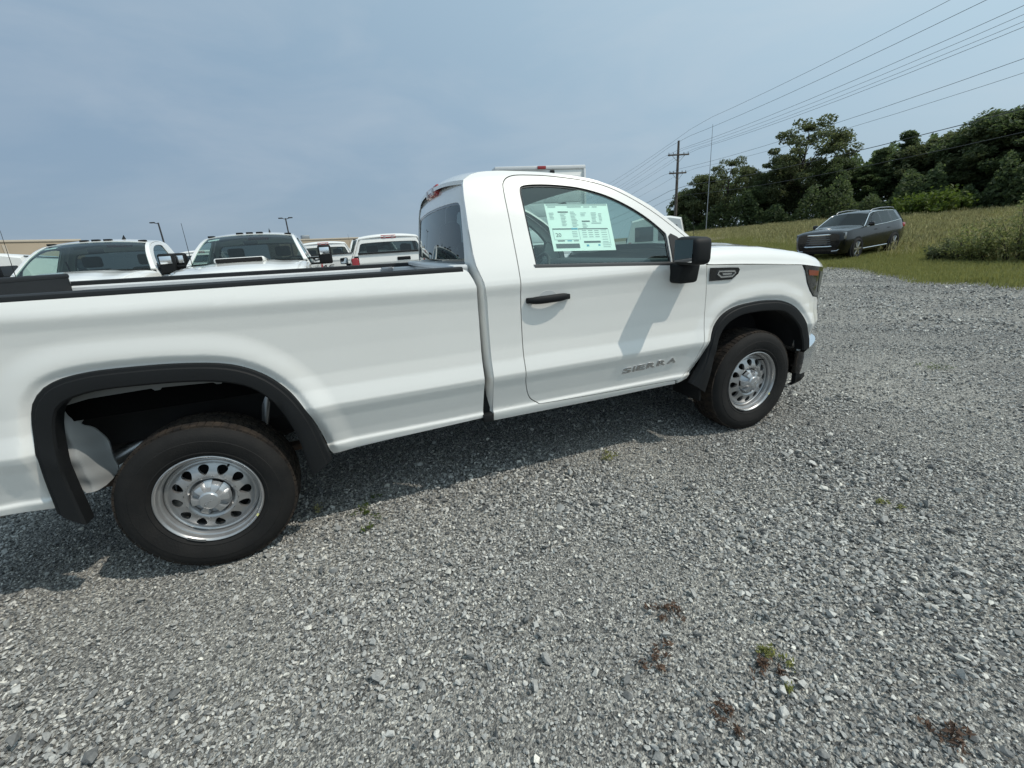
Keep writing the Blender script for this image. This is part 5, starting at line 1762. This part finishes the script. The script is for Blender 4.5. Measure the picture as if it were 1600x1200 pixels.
make_van('cargo_van', (vp.x - .3, vp.y + 2.4, hg(vp.x, vp.y)), math.radians(98), 'white cargo van at the left edge of the picture, behind the leftmost truck')
vp = at(1024, 350, 17)
make_van('cargo_van', (vp.x, vp.y, hg(vp.x, vp.y)), math.radians(52), 'white cargo van showing above the hood of the foreground truck')

# ------------------------------------------------------------------ box truck behind the cab
def make_box_truck(loc, rz):
    T = empty('box_truck', loc, rz, 'white box truck rising above the roof of the foreground truck', 'truck')
    bm = bmesh.new()
    add_box(bm, (-.2, -1.06, .95), (4.4, 1.06, 3.16), .02, 2)
    bm_obj('cargo_box', bm, M['white'], T)
    box('roof_cap', (-.23, -1.09, 3.150), (4.43, 1.09, 3.235), M['bed_inner'], T, .02)
    for sg in (-1, 1):
        for x in (-.215, 4.385):
            box('corner_post', (x - .03, min(sg * 1.03, sg * 1.085), .95), (x + .06, max(sg * 1.03, sg * 1.085), 3.15), M['bed_inner'], T, .01)
        for x in (0.55, 5.1):
            simple_wheel(T, x, 1.0, .42, sg, 10, M['steel'], .26)
        bm = bmesh.new(); add_box(bm, (5.3, min(sg * 1.12, sg * 1.34), 1.45), (5.42, max(sg * 1.12, sg * 1.34), 1.85), .03, 2)
        bm_obj('mirror', bm, M['plastic'], T)
    for k in range(7):
        box('roll_door_slat', (-.222, -.96, 1.0 + k * .29), (-.203, .96, 1.275 + k * .29), M['bed_inner'], T, .004)
    box('stop_lamp', (-.255, -.10, 3.16), (-.225, .10, 3.225), M['red'], T, .008)
    box('rear_camera', (-.27, -.30, 3.06), (-.22, -.20, 3.13), M['plastic'], T, .008)
    bm = bmesh.new()
    add_box(bm, (4.5, -1.0, .55), (6.9, 1.0, 1.35), .12, 3)
    add_box(bm, (4.5, -.98, 1.25), (6.0, .98, 2.15), .15, 3, taper=(.85, .86))
    bm_obj('cab', bm, M['white'], T)
    box('windshield', (5.80, -.78, 1.45), (5.90, .78, 2.02), M['gloss'], T, .05)
    box('chassis', (-.2, -.45, .55), (6.6, .45, .95), M['frame'], T, .03)
    box('rear_bumper', (-.35, -1.0, .50), (-.2, 1.0, .68), M['plastic'], T, .02)
    return T
bt = at(850, 330, 10.2)
make_box_truck((bt.x - .10, bt.y, hg(bt.x, bt.y)), math.radians(84))

# ------------------------------------------------------------------ far building
M['tan'] = mat('tan_cladding', (.40, .33, .245), .85, var=.12, vscale=.15)
M['tan_dk'] = mat('tan_coping', (.48, .42, .34), .8)
M['bglass'] = mat('dark_glazing', (.03, .035, .04), .2)
def building(name, a, b, depth, hgt, label):
    a, b = Vector((*a, 0)), Vector((*b, 0))
    L_ = (b - a).length; d = (b - a).normalized()
    T = empty(name, (a.x, a.y, .3), math.atan2(d.y, d.x), label, 'building')
    box('wall', (0, 0, -1), (L_, depth, hgt), M['tan'], T, .05)
    box('coping', (-.15, -.15, hgt), (L_ + .15, depth + .15, hgt + .35), M['tan_dk'], T, .04)
    k = int(L_ // 9)
    for i in range(k):
        x = (i + .5) * L_ / k
        box('pilaster', (x - L_ / k / 2 - .25, -.12, 0), (x - L_ / k / 2 + .25, .02, hgt - .4), M['tan_dk'], T)
        w = box('window', (x - 2.4, -.05, 1.0), (x + 2.4, .05, 3.0), M['bglass'], T)
        for q in (-.8, .8): box('mullion', (x + q - .05, -.09, 1.0), (x + q + .05, -.04, 3.0), M['satin'], w)
    if L_ < 40: box('rooftop_unit', (L_ * .3, depth * .3, hgt + .3), (L_ * .3 + 2.0, depth * .3 + 2, hgt + 1.7), M['satin'], T, .1)
    return T
p0, p1 = at(-140, 390, 62), at(128, 385, 76)
building('warehouse', (p0.x, p0.y), (p1.x, p1.y), 22, 8.1, 'long low tan building behind the leftmost trucks')
p0, p1 = at(440, 390, 112), at(575, 385, 125)
building('warehouse', (p0.x, p0.y), (p1.x, p1.y), 20, 7.8, 'tan building far off behind the trucks seen from the rear')

# ------------------------------------------------------------------ lamp posts, utility pole, mast, wires
M['pole'] = mat('lamp_post_bronze', (.030, .030, .033), .6)
M['wood'] = mat('weathered_pole', (.12, .105, .09), .9, col2=(.07, .06, .055), vscale=3)
M['wire'] = mat('wire', (.045, .05, .055), .6)
def lamp_post(u, v, dep, heads, label):
    p = at(u, v, dep); g = hg(p.x, p.y); h = p.z - g
    T = empty('lamp_post', (p.x, p.y, g), math.radians(-12), label, 'lamp post', 'lot lamp posts')
    tube('post', [(0, 0, 0), (0, 0, h * .5), (0, 0, h)], [.12, .10, .08], M['pole'], T, 8)
    lathe_b = box('base', (-.28, -.28, -.2), (.28, .28, .7), M['satin'], T, .05)
    for s in heads:
        ar = tube('arm', [(0, 0, h - .12), (s * .55, 0, h + .02)], .045, M['pole'], T, 6)
        box('lamp_head', (s * .62 - .26, -.15, h - .03), (s * .62 + .26, .15, h + .10), M['pole'], ar, .05)
    return T
lamp_post(247, 348, 50, (-1,), 'dark lamp post with a single head leaning over the leftmost heavy truck')
lamp_post(446, 341, 56, (-1, 1), 'dark lamp post with twin heads behind the truck with the hood scoop')

pp = at(1057, 300, 46)
pg = hg(pp.x, pp.y); ph = at(1057, 225, 46).z - pg
WD = Vector((.254, .967, 0)).normalized()      # direction of the line
CD = Vector((WD.y, -WD.x, 0))                  # across the line
pole_rz = math.atan2(CD.y, CD.x)
def utility_pole(x, y, label):
    g = hg(x, y)
    T = empty('utility_pole', (x, y, g), pole_rz, label, 'utility pole', 'poles of the overhead line')
    tube('post', [(0, 0, -.5), (0, 0, ph * .6), (0, 0, ph)], [.17, .14, .11], M['wood'], T, 10)
    for z, w in ((ph - 1.35, 1.15), (ph - 3.1, .95)):
        ar = box('crossarm', (-w, -.16, z - .07), (w, -.04, z + .07), M['wood'], T, .01)
        tube('brace', [(-w * .6, -.1, z - .05), (0, -.1, z - .75), (w * .6, -.1, z - .05)], .025, M['satin'], ar, 5)
        for q in (-.92, -.5, .5, .92):
            tube('insulator', [(q * w, -.1, z + .06), (q * w, -.1, z + .16), (q * w, -.1, z + .24)], [.03, .055, .03], M['satin'], ar, 6)
    return T
utility_pole(pp.x, pp.y, 'wooden utility pole with two crossarms at the left end of the treeline')
NEXT = -58.0; PREV = 62.0
def wire(off, z, sag, label, r=.011, zn=None):
    pts = []
    for i in range(29):
        t = NEXT + (PREV - NEXT) * i / 28
        if t < 0: q = t / NEXT; s = sag * 4 * q * (1 - q)
        else: q = t / PREV; s = sag * 4 * q * (1 - q)
        c = Vector((pp.x, pp.y, 0)) + WD * t + CD * off
        pts.append((c.x, c.y, pg + z - s - (0 if t < 0 else .022 * t)))
    o = tube('power_line', pts, r * .72, M['wire'], None, 5)
    return tag(o, label, 'power line', 'overhead power lines')
zt = ph
spec = [(2.2, zt + 1.6, .9, 'topmost power line, passing above the utility pole', .016), (0, zt + .05, 1.0, 'power line running over the tip of the utility pole', .016),
        (-1.05, zt - 1.1, 1.1, 'power line on the left end of the upper crossarm', .014), (-.55, zt - 1.1, 1.25, 'power line second from the left on the upper crossarm', .012), (.55, zt - 1.1, 1.15, 'power line second from the right on the upper crossarm', .012), (1.05, zt - 1.1, 1.2, 'power line on the right end of the upper crossarm', .014),
        (-.87, zt - 2.85, 1.2, 'power line on the left end of the lower crossarm', .014), (.87, zt - 2.85, 1.3, 'power line on the right end of the lower crossarm', .012),
        (.12, zt - 4.4, 1.3, 'thick communication cable below the lower crossarm', .026), (-.12, zt - 5.3, 1.35, 'lowest cable strung on the utility pole', .018)]
for off, z, sag, lab, r in spec: wire(off, z, sag, lab, r)
mp_ = at(1107, 300, 62)
mg = hg(mp_.x, mp_.y); mh = at(1108, 202, 62).z - mg
T = empty('radio_mast', (mp_.x, mp_.y, mg), 0, 'thin grey radio mast rising out of the treeline', 'mast')
tube('mast', [(0, 0, 0), (0, 0, mh * .6), (0, 0, mh)], [.07, .05, .03], M['satin'], T, 6)
box('mast_base', (-.3, -.3, -.2), (.3, .3, .3), M['satin'], T)

# ================================================================== tidy up prototypes
def drop(o):
    for ch in list(o.children): drop(ch)
    bpy.data.objects.remove(o)
drop(WHEEL)
for t_ in PROTO: drop(t_)
bpy.context.view_layer.update()
